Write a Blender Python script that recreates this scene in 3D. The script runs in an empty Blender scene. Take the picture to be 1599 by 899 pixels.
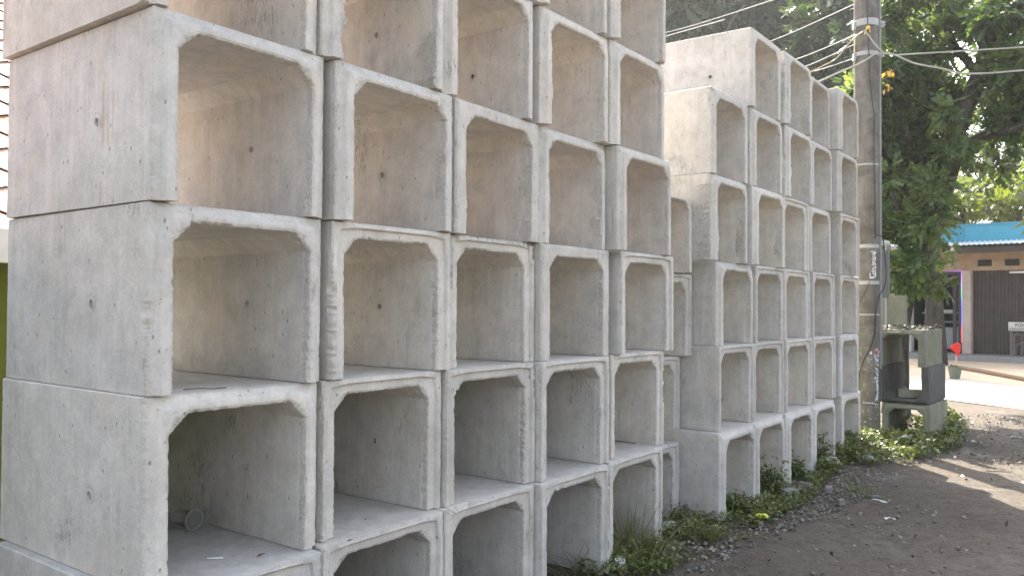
import bpy, math, random
import numpy as np
from mathutils import Vector, Matrix

random.seed(7)
S = bpy.context.scene
COL = S.collection
R = math.radians

# ------------------------------------------------------------------ camera, sky, sun, exposure
H = 0.68                       # height of one culvert, metres
TH, D1, HC = 0.6456949, 3.958189, 2.482083
CAMZ = HC * H
F, PITCH, ROLL = 1294.587, 0.0191767, 0.0059209
fw = Vector((0, math.cos(PITCH), math.sin(PITCH)))
rt0 = Vector((1, 0, 0)); up0 = rt0.cross(fw)
rt = rt0 * math.cos(ROLL) + up0 * math.sin(ROLL)
up = up0 * math.cos(ROLL) - rt0 * math.sin(ROLL)
cd = bpy.data.cameras.new('camera'); cam = bpy.data.objects.new('camera', cd); COL.objects.link(cam)
cd.sensor_width = 36.0; cd.lens = 36.0 * F / 1599.0; cd.clip_start = 0.05; cd.clip_end = 2000
m = Matrix((rt, up, -fw)).transposed().to_4x4(); m.translation = Vector((0, 0, CAMZ))
cam.matrix_world = m
S.camera = cam

SUN_EL, SUN_AZ = R(48), R(-4)          # azimuth measured from +Y towards +X
sun_dir = Vector((math.sin(SUN_AZ) * math.cos(SUN_EL), math.cos(SUN_AZ) * math.cos(SUN_EL), math.sin(SUN_EL)))
W = bpy.data.worlds.new('World'); S.world = W; W.use_nodes = True
nt = W.node_tree
bg = nt.nodes['Background']; sky = nt.nodes.new('ShaderNodeTexSky')
sky.sky_type = 'NISHITA'; sky.sun_disc = False; sky.sun_elevation = SUN_EL; sky.sun_rotation = SUN_AZ
sky.air_density = 1.0; sky.dust_density = 4.0; sky.ozone_density = 1.0
hz = nt.nodes.new('ShaderNodeHueSaturation'); hz.inputs['Saturation'].default_value = 0.55     # milky humid sky
nt.links.new(sky.outputs[0], hz.inputs['Color']); nt.links.new(hz.outputs[0], bg.inputs[0]); bg.inputs[1].default_value = 0.15
ld = bpy.data.lights.new('sun', 'SUN'); sun = bpy.data.objects.new('sun', ld); COL.objects.link(sun)
ld.energy = 4.6; ld.angle = R(0.5); ld.color = (1.0, 0.93, 0.82)
sun.rotation_euler = sun_dir.to_track_quat('Z', 'Y').to_euler()
S.view_settings.view_transform = 'Standard'; S.view_settings.look = 'None'
S.view_settings.exposure = 2.2; S.view_settings.gamma = 1.0
S.view_settings.use_curve_mapping = False
S.render.engine = 'CYCLES'
S.cycles.max_bounces = 10; S.cycles.diffuse_bounces = 6; S.cycles.transparent_max_bounces = 8
S.cycles.use_denoising = True
try: S.cycles.denoiser = 'OPENIMAGEDENOISE'
except Exception: pass

# ------------------------------------------------------------------ helpers
ET = Vector((math.sin(TH), math.cos(TH), 0)); EN = Vector((math.cos(TH), -math.sin(TH), 0))
def wp(t, n, z=0.0):
    """wall frame (t along the stacks, n out of the front plane, units of H) to metres"""
    p = ET * t + EN * (n - D1); return Vector((p.x * H, p.y * H, z * H))
def at(px, py, Y):
    """world point seen at a photograph pixel at forward distance Y (metres)"""
    d = fw * F + rt * (px - 799.5) - up * (py - 449.5)
    return Vector((0, 0, CAMZ)) + d * (Y / d.y)
def gnd(px, py, z=0.0):
    d = fw * F + rt * (px - 799.5) - up * (py - 449.5)
    return Vector((0, 0, CAMZ)) + d * ((z - CAMZ) / d.z)
def hsh(ix, iy, iz, s):
    h = (ix.astype(np.int64) * 374761393 + iy.astype(np.int64) * 668265263 + iz.astype(np.int64) * 2147483647 + s * 974711) & 0xffffffff
    h = ((h ^ (h >> 13)) * 1274126177) & 0xffffffff
    h = (h ^ (h >> 16)) & 0xffff
    return h / 32767.5 - 1.0
def vnoise(P, s=0):
    P = np.asarray(P, float); i = np.floor(P); f = P - i; f = f * f * (3 - 2 * f); i = i.astype(np.int64)
    r = 0
    for a in (0, 1):
        for b in (0, 1):
            for c in (0, 1):
                w = (f[:, 0] if a else 1 - f[:, 0]) * (f[:, 1] if b else 1 - f[:, 1]) * (f[:, 2] if c else 1 - f[:, 2])
                r = r + w * hsh(i[:, 0] + a, i[:, 1] + b, i[:, 2] + c, s)
    return r
def tag(o, label=None, cat=None, group=None, kind=None):
    if label: o['label'] = label
    if cat: o['category'] = cat
    if group: o['group'] = group
    if kind: o['kind'] = kind
    return o
def link(name, me, mat=None, parent=None):
    o = bpy.data.objects.new(name, me); COL.objects.link(o)
    if mat is not None:
        for mm in (mat if isinstance(mat, (list, tuple)) else [mat]): me.materials.append(mm)
    if parent is not None: o.parent = parent
    return o
def empty(name, loc, rz=0.0):
    o = bpy.data.objects.new(name, None); COL.objects.link(o); o.location = loc; o.rotation_euler = (0, 0, rz)
    o.empty_display_size = 0.1
    return o
class MB:
    def __init__(s): s.v = []; s.f = []
    def add(s, vs, fs):
        b = len(s.v); s.v += [tuple(v) for v in vs]; s.f += [tuple(i + b for i in f) for f in fs]; return s
    def box(s, c, d, rz=0.0, M=None, bev=0.0):
        x, y, z = d[0] / 2, d[1] / 2, d[2] / 2
        if bev <= 0:
            vs = [(-x, -y, -z), (x, -y, -z), (x, y, -z), (-x, y, -z), (-x, -y, z), (x, -y, z), (x, y, z), (-x, y, z)]
            fs = [(0, 3, 2, 1), (4, 5, 6, 7), (0, 1, 5, 4), (1, 2, 6, 5), (2, 3, 7, 6), (3, 0, 4, 7)]
        else:
            b = bev; vs = []; fs = []
            ring = [(-x + b, -y), (x - b, -y), (x, -y + b), (x, y - b), (x - b, y), (-x + b, y), (-x, y - b), (-x, -y + b)]
            inn = [(max(-x + b, min(x - b, u)), max(-y + b, min(y - b, v))) for u, v in ring]
            for zz, rr in ((-z, inn), (-z + b, ring), (z - b, ring), (z, inn)):
                vs += [(u, v, zz) for u, v in rr]
            for k in range(3):
                for i in range(8):
                    j = (i + 1) % 8; fs.append((k * 8 + i, k * 8 + j, k * 8 + 8 + j, k * 8 + 8 + i))
            fs.append(tuple(range(7, -1, -1))); fs.append(tuple(range(24, 32)))
        Rm = M if M is not None else Matrix.Rotation(rz, 4, 'Z')
        c = Vector(c)
        return s.add([c + (Rm.to_3x3() @ Vector(v)) for v in vs], fs)
    def tube(s, pts, rad, seg=8, caps=True):
        pts = [Vector(p) for p in pts]; n = len(pts)
        rs = rad if isinstance(rad, (list, tuple)) else [rad] * n
        vs = []; fs = []; ref = None
        for i, p in enumerate(pts):
            d = (pts[min(i + 1, n - 1)] - pts[max(i - 1, 0)]).normalized()
            if ref is None: ref = Vector((0, 0, 1)) if abs(d.z) < .9 else Vector((1, 0, 0))
            a = d.cross(ref).normalized(); b = d.cross(a).normalized(); ref = -b if False else ref
            if abs(d.dot(ref)) > .95: ref = Vector((1, 0, 0)) if abs(d.x) < .9 else Vector((0, 1, 0))
            for k in range(seg):
                t = 2 * math.pi * k / seg; vs.append(p + (a * math.cos(t) + b * math.sin(t)) * rs[i])
        for i in range(n - 1):
            for k in range(seg):
                j = (k + 1) % seg; fs.append((i * seg + k, i * seg + j, (i + 1) * seg + j, (i + 1) * seg + k))
        if caps:
            fs.append(tuple(range(seg))[::-1]); fs.append(tuple((n - 1) * seg + k for k in range(seg)))
        return s.add(vs, fs)
    def lathe(s, prof, seg=24, c=(0, 0, 0)):
        c = Vector(c); vs = []; fs = []
        for r, z in prof:
            for k in range(seg):
                t = 2 * math.pi * k / seg; vs.append(c + Vector((r * math.cos(t), r * math.sin(t), z)))
        for i in range(len(prof) - 1):
            for k in range(seg):
                j = (k + 1) % seg; fs.append((i * seg + k, i * seg + j, (i + 1) * seg + j, (i + 1) * seg + k))
        return s.add(vs, fs)
    def mesh(s, name, smooth=None):
        me = bpy.data.meshes.new(name); me.from_pydata(s.v, [], s.f); me.validate(); me.update()
        if smooth is not None: shade(me, smooth)
        return me
    def build(s, name, mat, parent=None, smooth=None):
        return link(name, s.mesh(name, smooth), mat, parent)
def shade(me, ang):
    me.polygons.foreach_set('use_smooth', [True] * len(me.polygons))
    me.set_sharp_from_angle(angle=R(ang)); me.update()
def np_mesh(name, V, Fc, n):
    """V (N,3), faces (M,n) -> mesh"""
    me = bpy.data.meshes.new(name); V = np.asarray(V, np.float32); Fc = np.asarray(Fc, np.int32)
    me.vertices.add(len(V)); me.vertices.foreach_set('co', V.ravel())
    me.loops.add(Fc.size); me.loops.foreach_set('vertex_index', Fc.ravel())
    me.polygons.add(len(Fc)); me.polygons.foreach_set('loop_start', np.arange(0, Fc.size, n, dtype=np.int32))
    me.update(calc_edges=True); return me
def smooth_path(pts, k=6):
    pts = [Vector(p) for p in pts]; out = []
    for i in range(len(pts) - 1):
        p0 = pts[max(i - 1, 0)]; p1 = pts[i]; p2 = pts[i + 1]; p3 = pts[min(i + 2, len(pts) - 1)]
        for j in range(k):
            t = j / k
            out.append(0.5 * ((2 * p1) + (p2 - p0) * t + (2 * p0 - 5 * p1 + 4 * p2 - p3) * t * t + (3 * p1 - p0 - 3 * p2 + p3) * t ** 3))
    out.append(pts[-1]); return out

# ------------------------------------------------------------------ materials
class NT:
    def __init__(s, name):
        s.m = bpy.data.materials.new(name); s.m.use_nodes = True; s.t = s.m.node_tree
        s.b = s.t.nodes['Principled BSDF']; s.out = s.t.nodes['Material Output']
    def n(s, typ, **kw):
        x = s.t.nodes.new(typ)
        for k, v in kw.items():
            if hasattr(x, k): setattr(x, k, v)
        return x
    def l(s, a, b): s.t.links.new(a, b)
    def put(s, v, sock):
        if hasattr(v, 'is_linked') or hasattr(v, 'links'): s.l(v, sock)
        else: sock.default_value = v
    def noise(s, vec, scale, detail=4, rough=.55, dist=0.0):
        x = s.n('ShaderNodeTexNoise'); s.l(vec, x.inputs['Vector']); x.inputs['Scale'].default_value = scale
        x.inputs['Detail'].default_value = detail; x.inputs['Roughness'].default_value = rough; x.inputs['Distortion'].default_value = dist
        return x.outputs['Fac']
    def voro(s, vec, scale, feature='F1'):
        x = s.n('ShaderNodeTexVoronoi', feature=feature); s.l(vec, x.inputs['Vector']); x.inputs['Scale'].default_value = scale
        return x.outputs['Distance']
    def ramp(s, f, stops):
        x = s.n('ShaderNodeValToRGB'); s.l(f, x.inputs[0]); e = x.color_ramp.elements
        while len(e) < len(stops): e.new(.5)
        for i, (p, c) in enumerate(stops):
            e[i].position = p; e[i].color = (c, c, c, 1) if not isinstance(c, (tuple, list)) else (*c, 1)
        return x.outputs[0]
    def mix(s, f, a, b, typ='MIX'):
        x = s.n('ShaderNodeMix', data_type='RGBA', blend_type=typ)
        s.put(f, x.inputs[0])
        for v, k in ((a, 6), (b, 7)):
            if isinstance(v, (tuple, list)): x.inputs[k].default_value = (*v[:3], 1)
            else: s.l(v, x.inputs[k])
        return x.outputs[2]
    def math(s, op, a, b=0.0):
        x = s.n('ShaderNodeMath', operation=op); s.put(a, x.inputs[0]); s.put(b, x.inputs[1]); return x.outputs[0]
    def vmul(s, vec, v):
        x = s.n('ShaderNodeVectorMath', operation='MULTIPLY'); s.l(vec, x.inputs[0]); x.inputs[1].default_value = v; return x.outputs[0]
    def coords(s, rnd=True):
        tc = s.n('ShaderNodeTexCoord'); o = tc.outputs['Object']
        if not rnd: return o
        oi = s.n('ShaderNodeObjectInfo'); v = s.n('ShaderNodeVectorMath', operation='MULTIPLY')
        cx = s.n('ShaderNodeCombineXYZ')
        for i in range(3): s.l(oi.outputs['Random'], cx.inputs[i])
        s.l(cx.outputs[0], v.inputs[0]); v.inputs[1].default_value = (37.0, 61.0, 23.0)
        a = s.n('ShaderNodeVectorMath', operation='ADD'); s.l(o, a.inputs[0]); s.l(v.outputs[0], a.inputs[1]); s.rand = oi.outputs['Random']
        return a.outputs[0]
    def bump(s, h, strength=.5, dist=.01, prev=None):
        x = s.n('ShaderNodeBump'); x.inputs['Strength'].default_value = strength; x.inputs['Distance'].default_value = dist
        s.l(h, x.inputs['Height'])
        if prev is not None: s.l(prev, x.inputs['Normal'])
        return x.outputs[0]
    def done(s, col=None, rough=.85, nrm=None, spec=.25):
        if col is not None:
            if isinstance(col, (tuple, list)): s.b.inputs['Base Color'].default_value = (*col[:3], 1)
            else: s.l(col, s.b.inputs['Base Color'])
        s.put(rough, s.b.inputs['Roughness'])
        s.b.inputs['Specular IOR Level'].default_value = spec
        if nrm is not None: s.l(nrm, s.b.inputs['Normal'])
        return s.m

def concrete(name, base, dark, moss=None, scuff=True, old=0.0):
    M = NT(name); v = M.coords()
    cloud = M.ramp(M.noise(v, 2.2, 5, .6, .4), [(.3, 0), (.7, 1)])
    col = M.mix(cloud, dark, base)
    med = M.ramp(M.noise(v, 11, 6, .65), [(.32, .86), (.62, 1.06)])
    col = M.mix(1.0, col, med, 'MULTIPLY'); col = M.mix(1.0, col, M.ramp(M.noise(v, 70, 4, .75), [(.3, .90), (.7, 1.07)]), 'MULTIPLY')
    tone = M.ramp(M.rand, [(0, (.86, .85, .83)), (.22, (1.02, 1.0, .97)), (.4, (.93, .94, .95)), (.6, (1.05, 1.03, 1.0)), (.8, (.90, .895, .89)), (1, (1.0, .985, .955))])
    col = M.mix(1.0, col, tone, 'MULTIPLY')
    # pale laitance drips and darker wet-cast streaks running down the formwork
    st = M.noise(M.vmul(v, (16, 16, 1.6)), 1.0, 5, .65)
    col = M.mix(M.ramp(st, [(.52, 0), (.76, .5)]), col, (base[0] * 1.16, base[1] * 1.16, base[2] * 1.15))
    st2 = M.noise(M.vmul(v, (23, 19, 2.3)), 1.0, 4, .6)
    col = M.mix(M.ramp(st2, [(.58, 0), (.78, .42 + old)]), col, (dark[0] * .66, dark[1] * .66, dark[2] * .64))
    # warm rusty dirt
    wa = M.noise(v, 3.7, 4, .6, .8)
    col = M.mix(M.ramp(wa, [(.56, 0), (.72, .42)]), col, (base[0] * .98, base[1] * .86, base[2] * .72))
    ru = M.math('MULTIPLY', M.ramp(M.noise(v, 2.6, 2, .5), [(.60, 0), (.68, 1)]), M.ramp(M.noise(M.vmul(v, (40, 40, 1.2)), 1.0, 3, .6), [(.56, 0), (.66, 1)]))
    col = M.mix(M.math('MULTIPLY', ru, .40), col, (.30, .20, .12))
    # air-hole pits, in clusters
    pm = M.ramp(M.noise(v, 5, 2), [(.45, 0), (.62, 1)])
    p1 = M.ramp(M.voro(v, 42), [(.07, 1), (.13, 0)])
    p2 = M.ramp(M.voro(M.vmul(v, (1, 1, .55)), 19), [(.06, 1), (.10, 0)])
    pits = M.math('MAXIMUM', M.math('MULTIPLY', p1, pm), p2)
    col = M.mix(M.math('MULTIPLY', pits, .55), col, (dark[0] * .38, dark[1] * .37, dark[2] * .35))
    if scuff:     # black mould-oil scuffs with a brushed texture
        a = M.ramp(M.noise(v, 1.9, 3, .5, .6), [(.615, 0), (.69, 1)])
        b = M.ramp(M.noise(M.vmul(v, (58, 58, 20)), 1.0, 6, .8), [(.48, 0), (.58, 1)])
        col = M.mix(M.math('MULTIPLY', M.math('MULTIPLY', a, b), .6), col, (.17, .17, .165))
    if moss:
        ms = M.ramp(M.noise(v, 4, 6, .7), [(.42, 0), (.68, .8)])
        col = M.mix(ms, col, moss)
    ea = M.n('ShaderNodeAttribute'); ea.attribute_name = 'edge'; eg = ea.outputs['Fac']
    en = M.noise(v, 95, 5, .75, .6)
    em = M.math('MULTIPLY', eg, M.ramp(M.noise(v, 30, 4, .7), [(.35, .25), (.6, 1)]))
    col = M.mix(M.math('MULTIPLY', em, .55), col, M.mix(M.ramp(en, [(.38, 0), (.55, 1)]), (dark[0] * .55, dark[1] * .54, dark[2] * .5), (base[0] * 1.15, base[1] * 1.14, base[2] * 1.10)))
    h = M.math('ADD', M.math('MULTIPLY', M.noise(v, 160, 3, .7), .35), M.math('MULTIPLY', M.noise(v, 34, 5, .65), .7))
    h = M.math('SUBTRACT', h, M.math('MULTIPLY', pits, .9)); h = M.math('ADD', h, M.math('MULTIPLY', M.math('MULTIPLY', em, en), 3.2))
    return M.done(col, M.ramp(M.noise(v, 8, 4), [(.3, .72), (.7, .95)]), M.bump(h, .8, .007), .2)

CON = concrete('culvert_concrete', (.54, .52, .485), (.43, .415, .385))
CONRAG = concrete('rough_mortar', (.52, .51, .48), (.40, .39, .365), scuff=False)
CONOLD = concrete('weathered_concrete', (.25, .25, .205), (.16, .165, .135), moss=(.15, .16, .08), old=.1)
CONDARK = concrete('dark_weathered_concrete', (.105, .108, .10), (.065, .068, .064), old=.2)

def flat(name, col, rough=.6, var=.12, scale=9, bump=.2, spec=.3, metal=0.0, bs=60):
    M = NT(name); v = M.coords()
    f = M.ramp(M.noise(v, scale, 5, .6), [(.3, 1 - var), (.7, 1 + var)])
    c = M.mix(1.0, (*col,), f, 'MULTIPLY')
    M.b.inputs['Metallic'].default_value = metal
    return M.done(c, rough, M.bump(M.noise(v, bs, 4), bump, .004), spec)

# ------------------------------------------------------------------ the ground
def ground_mat():
    M = NT('dirt_road'); v = M.coords(False)
    big = M.noise(v, .55, 6, .6, .5); med = M.noise(v, 3.2, 6, .65); fine = M.noise(v, 38, 5, .7)
    c = M.mix(M.ramp(big, [(.35, 0), (.65, 1)]), (.088, .070, .055), (.142, .118, .094))
    c = M.mix(M.ramp(med, [(.40, 0), (.62, .75)]), c, (.135, .115, .092))
    mid = M.noise(v, 11, 6, .75, .4); c = M.mix(M.ramp(mid, [(.40, .6), (.52, 0)]), c, (.068, .055, .043)); c = M.mix(M.ramp(M.noise(v, 7, 5, .7), [(.58, 0), (.68, .5)]), c, (.17, .15, .12))
    c = M.mix(M.ramp(fine, [(.5, 0), (.75, .55)]), c, (.038, .031, .025))
    # reddish puddled clay
    c = M.mix(M.ramp(M.noise(v, .9, 3, .5, .3), [(.62, 0), (.70, .5)]), c, (.13, .085, .055))
    # grit: pale grains
    vo = M.n('ShaderNodeTexVoronoi'); M.l(v, vo.inputs['Vector']); vo.inputs['Scale'].default_value = 55
    rv = M.n('ShaderNodeSeparateColor'); M.l(vo.outputs['Color'], rv.inputs[0])
    grit = M.math('MULTIPLY', M.ramp(rv.outputs[0], [(.80, 0), (.86, 1)]), M.ramp(vo.outputs['Distance'], [(.25, 1), (.4, 0)]))
    gm = M.ramp(M.noise(v, 1.4, 4), [(.42, .1), (.6, .9)])
    grit = M.math('MULTIPLY', grit, gm)
    c = M.mix(M.math('MULTIPLY', grit, .7), c, (.24, .22, .19))
    h = M.math('ADD', M.math('MULTIPLY', med, 1.2), M.math('MULTIPLY', fine, .6)); h = M.math('ADD', h, M.math('MULTIPLY', mid, .9)); h = M.math('ADD', h, M.math('MULTIPLY', grit, .6))
    # tyre-smoothed damp streaks
    wet = M.ramp(M.noise(M.vmul(v, (.9, .45, 1)), 1.5, 4, .6, .6), [(.58, 0), (.68, 1)])
    rough = M.math('SUBTRACT', .95, M.math('MULTIPLY', wet, .55))
    return M.done(c, rough, M.bump(h, 1.0, .036), .3)
def make_ground():
    xs = np.concatenate([np.linspace(-140, -16, 14), np.linspace(-14, 24, 153), np.linspace(26, 140, 14)])
    ys = np.concatenate([np.linspace(-140, -4, 12), np.linspace(-3, 26, 117), np.linspace(28, 190, 16)])
    X, Y = np.meshgrid(xs, ys); P = np.stack([X.ravel(), Y.ravel(), 0 * X.ravel()], 1)
    # flat under the stacks and the far yard, gently rutted on the road
    tt = P[:, 0] * ET.x + P[:, 1] * ET.y; nn = P[:, 0] * EN.x + P[:, 1] * EN.y + D1 * H
    amp = np.clip((nn - .35) / .9, 0, 1) * np.clip((14.5 - P[:, 1]) / 2, 0, 1) * (np.abs(P[:, 0]) < 30)
    z = vnoise(P * np.array([.8, .55, 1]), 3) * .045 + vnoise(P * 2.3, 5) * .020 + vnoise(P * 5.1, 6) * .007
    P[:, 2] = z * amp - .012
    nx, ny = len(xs), len(ys)
    i = np.arange(nx * ny).reshape(ny, nx)
    Fc = np.stack([i[:-1, :-1], i[:-1, 1:], i[1:, 1:], i[1:, :-1]], -1).reshape(-1, 4)
    me = np_mesh('ground', P, Fc, 4); shade(me, 60)
    return tag(link('ground', me, ground_mat()), kind='structure')
make_ground()

def pave_mat(name, a, b):
    M = NT(name); v = M.coords(False)
    c = M.mix(M.ramp(M.noise(v, .8, 6, .6), [(.35, 0), (.65, 1)]), a, b)
    c = M.mix(M.ramp(M.noise(v, 9, 5, .7), [(.5, 0), (.75, .4)]), c, tuple(x * .7 for x in a))
    return M.done(c, .9, M.bump(M.noise(v, 30, 5, .7), .5, .01), .2)
# pale cement road across the end of the dirt lane, and the shop forecourt beyond it
def sheet(name, pts, z, mat):
    me = bpy.data.meshes.new(name); me.from_pydata([(p[0], p[1], z) for p in pts], [], [tuple(range(len(pts)))]); me.update()
    return tag(link(name, me, mat), kind='structure')
ra, rb = gnd(1478, 624), gnd(1599, 639)
fa, fb = gnd(1480, 590), gnd(1599, 602)
dv = (rb - ra).normalized(); dv2 = (fb - fa).normalized()
sheet('road', [ra - dv * 8, rb + dv * 4, fb + dv2 * 5, fa - dv2 * 9], .004, pave_mat('cement_road', (.40, .37, .32), (.50, .47, .42)))

# pale sheet added out of view to bounce sunlight onto the culvert fronts
c_ = [wp(-14, 5.6), wp(13, 5.6), wp(13, 17), wp(-14, 17)]
sheet('bounce_ground', [c_[0], c_[3], c_[2], c_[1]][::-1] if (c_[1] - c_[0]).cross(c_[2] - c_[1]).z > 0 else [c_[3], c_[2], c_[1], c_[0]], .05, pave_mat('bounce_ground_pale', (.21, .18, .145), (.28, .245, .20)))

# ------------------------------------------------------------------ the culverts
def culvert_mesh(name, Wd, Hh, L, leg, slab, hau, variant, seed, rough=1.0, hole=True, step=.012, flash=0.0, topchip=0.0, crumble=0.0):
    """inverted-U precast culvert; local x along the front, y into the depth, z up, origin at the front-left foot"""
    rs = np.random.RandomState(seed)
    leg_b = leg * 1.05
    o = []; i = []
    def seg(p0, p1, q0, q1, first=False):
        k = max(2, int(max(math.dist(p0, p1), math.dist(q0, q1)) / step))
        for j in range(0 if first else 1, k + 1):
            t = j / k
            o.append((p0[0] + (p1[0] - p0[0]) * t, p0[1] + (p1[1] - p0[1]) * t)); i.append((q0[0] + (q1[0] - q0[0]) * t, q0[1] + (q1[1] - q0[1]) * t))
    hx, hz = hau, hau * .95
    zi = Hh - slab; c = .006
    seg((0, 0), (0, zi - hz), (leg_b, 0), (leg, zi - hz), True)
    seg((0, zi - hz), (0, Hh - c), (leg, zi - hz), (leg + hx * .55, zi - hz * .45))
    seg((0, Hh - c), (c, Hh), (leg + hx * .55, zi - hz * .45), (leg + hx * .62, zi - hz * .38))
    seg((c, Hh), (leg + hx, Hh), (leg + hx * .62, zi - hz * .38), (leg + hx, zi))
    seg((leg + hx, Hh), (Wd - leg - hx, Hh), (leg + hx, zi), (Wd - leg - hx, zi))
    n = len(o)
    half = [k for k in range(n)]
    # mirror the left side
    nl = next(k for k in range(n) if abs(o[k][0] - (leg + hx)) < 1e-6 and abs(i[k][0] - (leg + hx)) < 1e-6)
    for k in range(nl - 1, -1, -1):
        o.append((Wd - o[k][0], o[k][1])); i.append((Wd - i[k][0], i[k][1]))
    O = np.array(o); I = np.array(i); Mn = len(O)
    # loop across the thickness: (u, y, edge flag): 1 outer arris, 2 inner arris
    if variant == 'female':
        lp = [(0, .034, 0), (0, .008, 1), (.07, 0, 1), (.30, 0, 0), (.36, .004, 0), (.40, .017, 0), (.62, .018, 0), (.82, .018, 0), (.95, .018, 2), (1, .024, 2), (1, .045, 2)]
    elif variant == 'male':
        lp = [(0, .060, 0), (0, .034, 1), (.07, .027, 1), (.28, .026, 0), (.37, .020, 0), (.46, .003, 0), (.52, 0, 0), (.80, 0, 0), (.94, 0, 2), (1, .007, 2), (1, .030, 2)]
    else:
        lp = [(0, .040, 0), (0, .012, 1), (.10, .002, 1), (.28, 0, 0), (.5, 0, 0), (.68, 0, 0), (.82, 0, 0), (.95, 0, 2), (1, .008, 2), (1, .032, 2)]
    ys = [.012, .026, .044, .066, .10, .17, .27, .40, .55, .70, .82, .92, .985]
    y0 = lp[-1][1]
    lp += [(1, y0 + (L - y0) * a, 0) for a in ys] + [(1, L - .006, 3), (.93, L, 3), (.5, L, 0), (.07, L, 3), (0, L - .006, 3)]
    y0 = lp[0][1]
    lp += [(0, y0 + (L - y0) * a, 0) for a in ys[::-1]]
    K = len(lp)
    U = np.array([a[0] for a in lp]); Yv = np.array([a[1] for a in lp]); FL = np.array([a[2] for a in lp])
    P = np.zeros((Mn, K, 3))
    P[:, :, 0] = O[:, None, 0] * (1 - U) + I[:, None, 0] * U
    P[:, :, 2] = O[:, None, 1] * (1 - U) + I[:, None, 1] * U
    P[:, :, 1] = Yv[None]
    # thickness direction at every station (outer -> inner)
    D = I - O; D /= np.linalg.norm(D, axis=1)[:, None]
    off = rs.uniform(0, 100, 3)
    Q = P.reshape(-1, 3) + off
    # slow waviness of the cast faces
    wv = vnoise(Q * 5, seed) * .0014 + vnoise(Q * 17, seed + 1) * .0010
    P[:, :, 1] += (np.isin(np.arange(K), range(0, 11)) * wv.reshape(Mn, K))
    inn = ((U > .97) * 1.0)[None] * (vnoise(Q * 4, seed + 5) * .0015).reshape(Mn, K)
    P[:, :, 0] += inn * D[:, None, 0]; P[:, :, 2] += inn * D[:, None, 1]
    s = np.arange(Mn) * step
    def ln(fr, sd): return vnoise(np.stack([s * fr + off[0], 0 * s + sd * 7.3, 0 * s + off[1]], 1), seed + sd)
    # crumbled arrises at the front
    e1 = (np.clip(ln(31, 1) * .5 + ln(78, 2) * .8, -.2, 1.2) * .0020 + np.clip(ln(5, 31) - .35, 0, 1) * np.abs(ln(52, 32)) * .005) * rough
    e2 = (np.clip(ln(29, 3) * .5 + ln(78, 4) * .9, -.2, 1.2) * .0025 + np.clip(ln(4, 33) - .3, 0, 1) * np.abs(ln(56, 34)) * .011) * rough
    big = np.clip(ln(4.1, 5) - .72, 0, 1) * (.6 + .6 * ln(40, 35)) * .05 * rough
    chipo = np.where(ln(2.3, 6) > .66, np.abs(ln(40, 7)) * .012, 0) * rough
    for k in range(K):
        if FL[k] == 1:
            a = e1 + chipo + big * .3
            P[:, k, 0] += D[:, 0] * a; P[:, k, 2] += D[:, 1] * a; P[:, k, 1] += np.abs(a) * 1.2
        elif FL[k] == 2:
            a = -e2 - big * .4
            P[:, k, 0] += D[:, 0] * a; P[:, k, 2] += D[:, 1] * a; P[:, k, 1] += np.abs(e2) * .9
        elif FL[k] == 3:
            a = ln(12, 8) * .004
            P[:, k, 1] -= np.abs(a)
    E = np.zeros((Mn, K)); soft = np.clip(ln(6, 41) * .6 + .45, 0.1, 1)
    for k in range(K):
        if FL[k] == 2: E[:, k] = .35 + .65 * soft
        if FL[k] == 1: E[:, k] = .25 + .6 * np.clip(ln(5, 42) * .7 + .3, 0, 1)
    # lumps of mortar left along the inner arrises of some blocks
    if flash > 0:
        for side in (0, 1):
            m0 = min(1.3, rs.uniform(.25 if flash < .9 else .75, 1) * flash)
            zz = I[:, 1]; sel = (I[:, 0] < Wd / 2) if side == 0 else (I[:, 0] > Wd / 2)
            prof = np.clip(.35 + ln(3.5, 11 + side) * .8 + ln(11, 13 + side) * .55, 0, 1.2) * sel * np.clip(1.3 - zz / (zi - hz), 0, 1) * m0
            for k in range(K):
                inner = k >= 9 and k <= 16
                if FL[k] == 2 or (U[k] > .8 and k < 11) or inner:
                    w = 1.0 if FL[k] == 2 else .5
                    if k > 10: w = np.clip(1 - (Yv[k] - Yv[10]) / (.02 + .055 * prof), 0, 1) ** .5
                    jit = .6 + .6 * vnoise(np.stack([s * 21, 0 * s + k * .55, 0 * s + side * 9.1], 1), seed + 3) + .45 * vnoise(np.stack([s * 66, 0 * s + k * 1.37, 0 * s + side * 3.1], 1), seed + 4)
                    a = prof * .015 * w * jit
                    P[:, k, 0] += D[:, 0] * a; P[:, k, 2] += D[:, 1] * a; P[:, k, 1] += -.005 * prof * w * jit * (k <= 11)
                    E[:, k] = np.maximum(E[:, k], np.clip(prof * 1.6, 0, 1) * (w > .05))
    if crumble > 0:     # broken-away arris of the left side face
        zz = O[:, 1]; m = (O[:, 0] < .012) & (zz < Hh * .86)
        wid = np.clip(.5 + ln(4, 51) * .5 + ln(13, 52) * .4, .1, 1) * np.clip(1.35 - zz / Hh, 0.2, 1) * m
        for k, f in ((2, .5), (1, .8), (0, 1), (K - 1, 1), (K - 2, .9), (K - 3, .75), (K - 4, .5)):
            a = (.5 + .8 * vnoise(np.stack([s * 60, 0 * s + k * 1.3, 0 * s], 1), seed + 61)) * wid * f * .010 * crumble
            P[:, k, 0] += D[:, 0] * a; P[:, k, 2] += D[:, 1] * a; P[:, k, 1] += a * (.8 if k <= 2 else 0)
            E[:, k] = np.maximum(E[:, k], (wid > .25) * 1.0)
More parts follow.
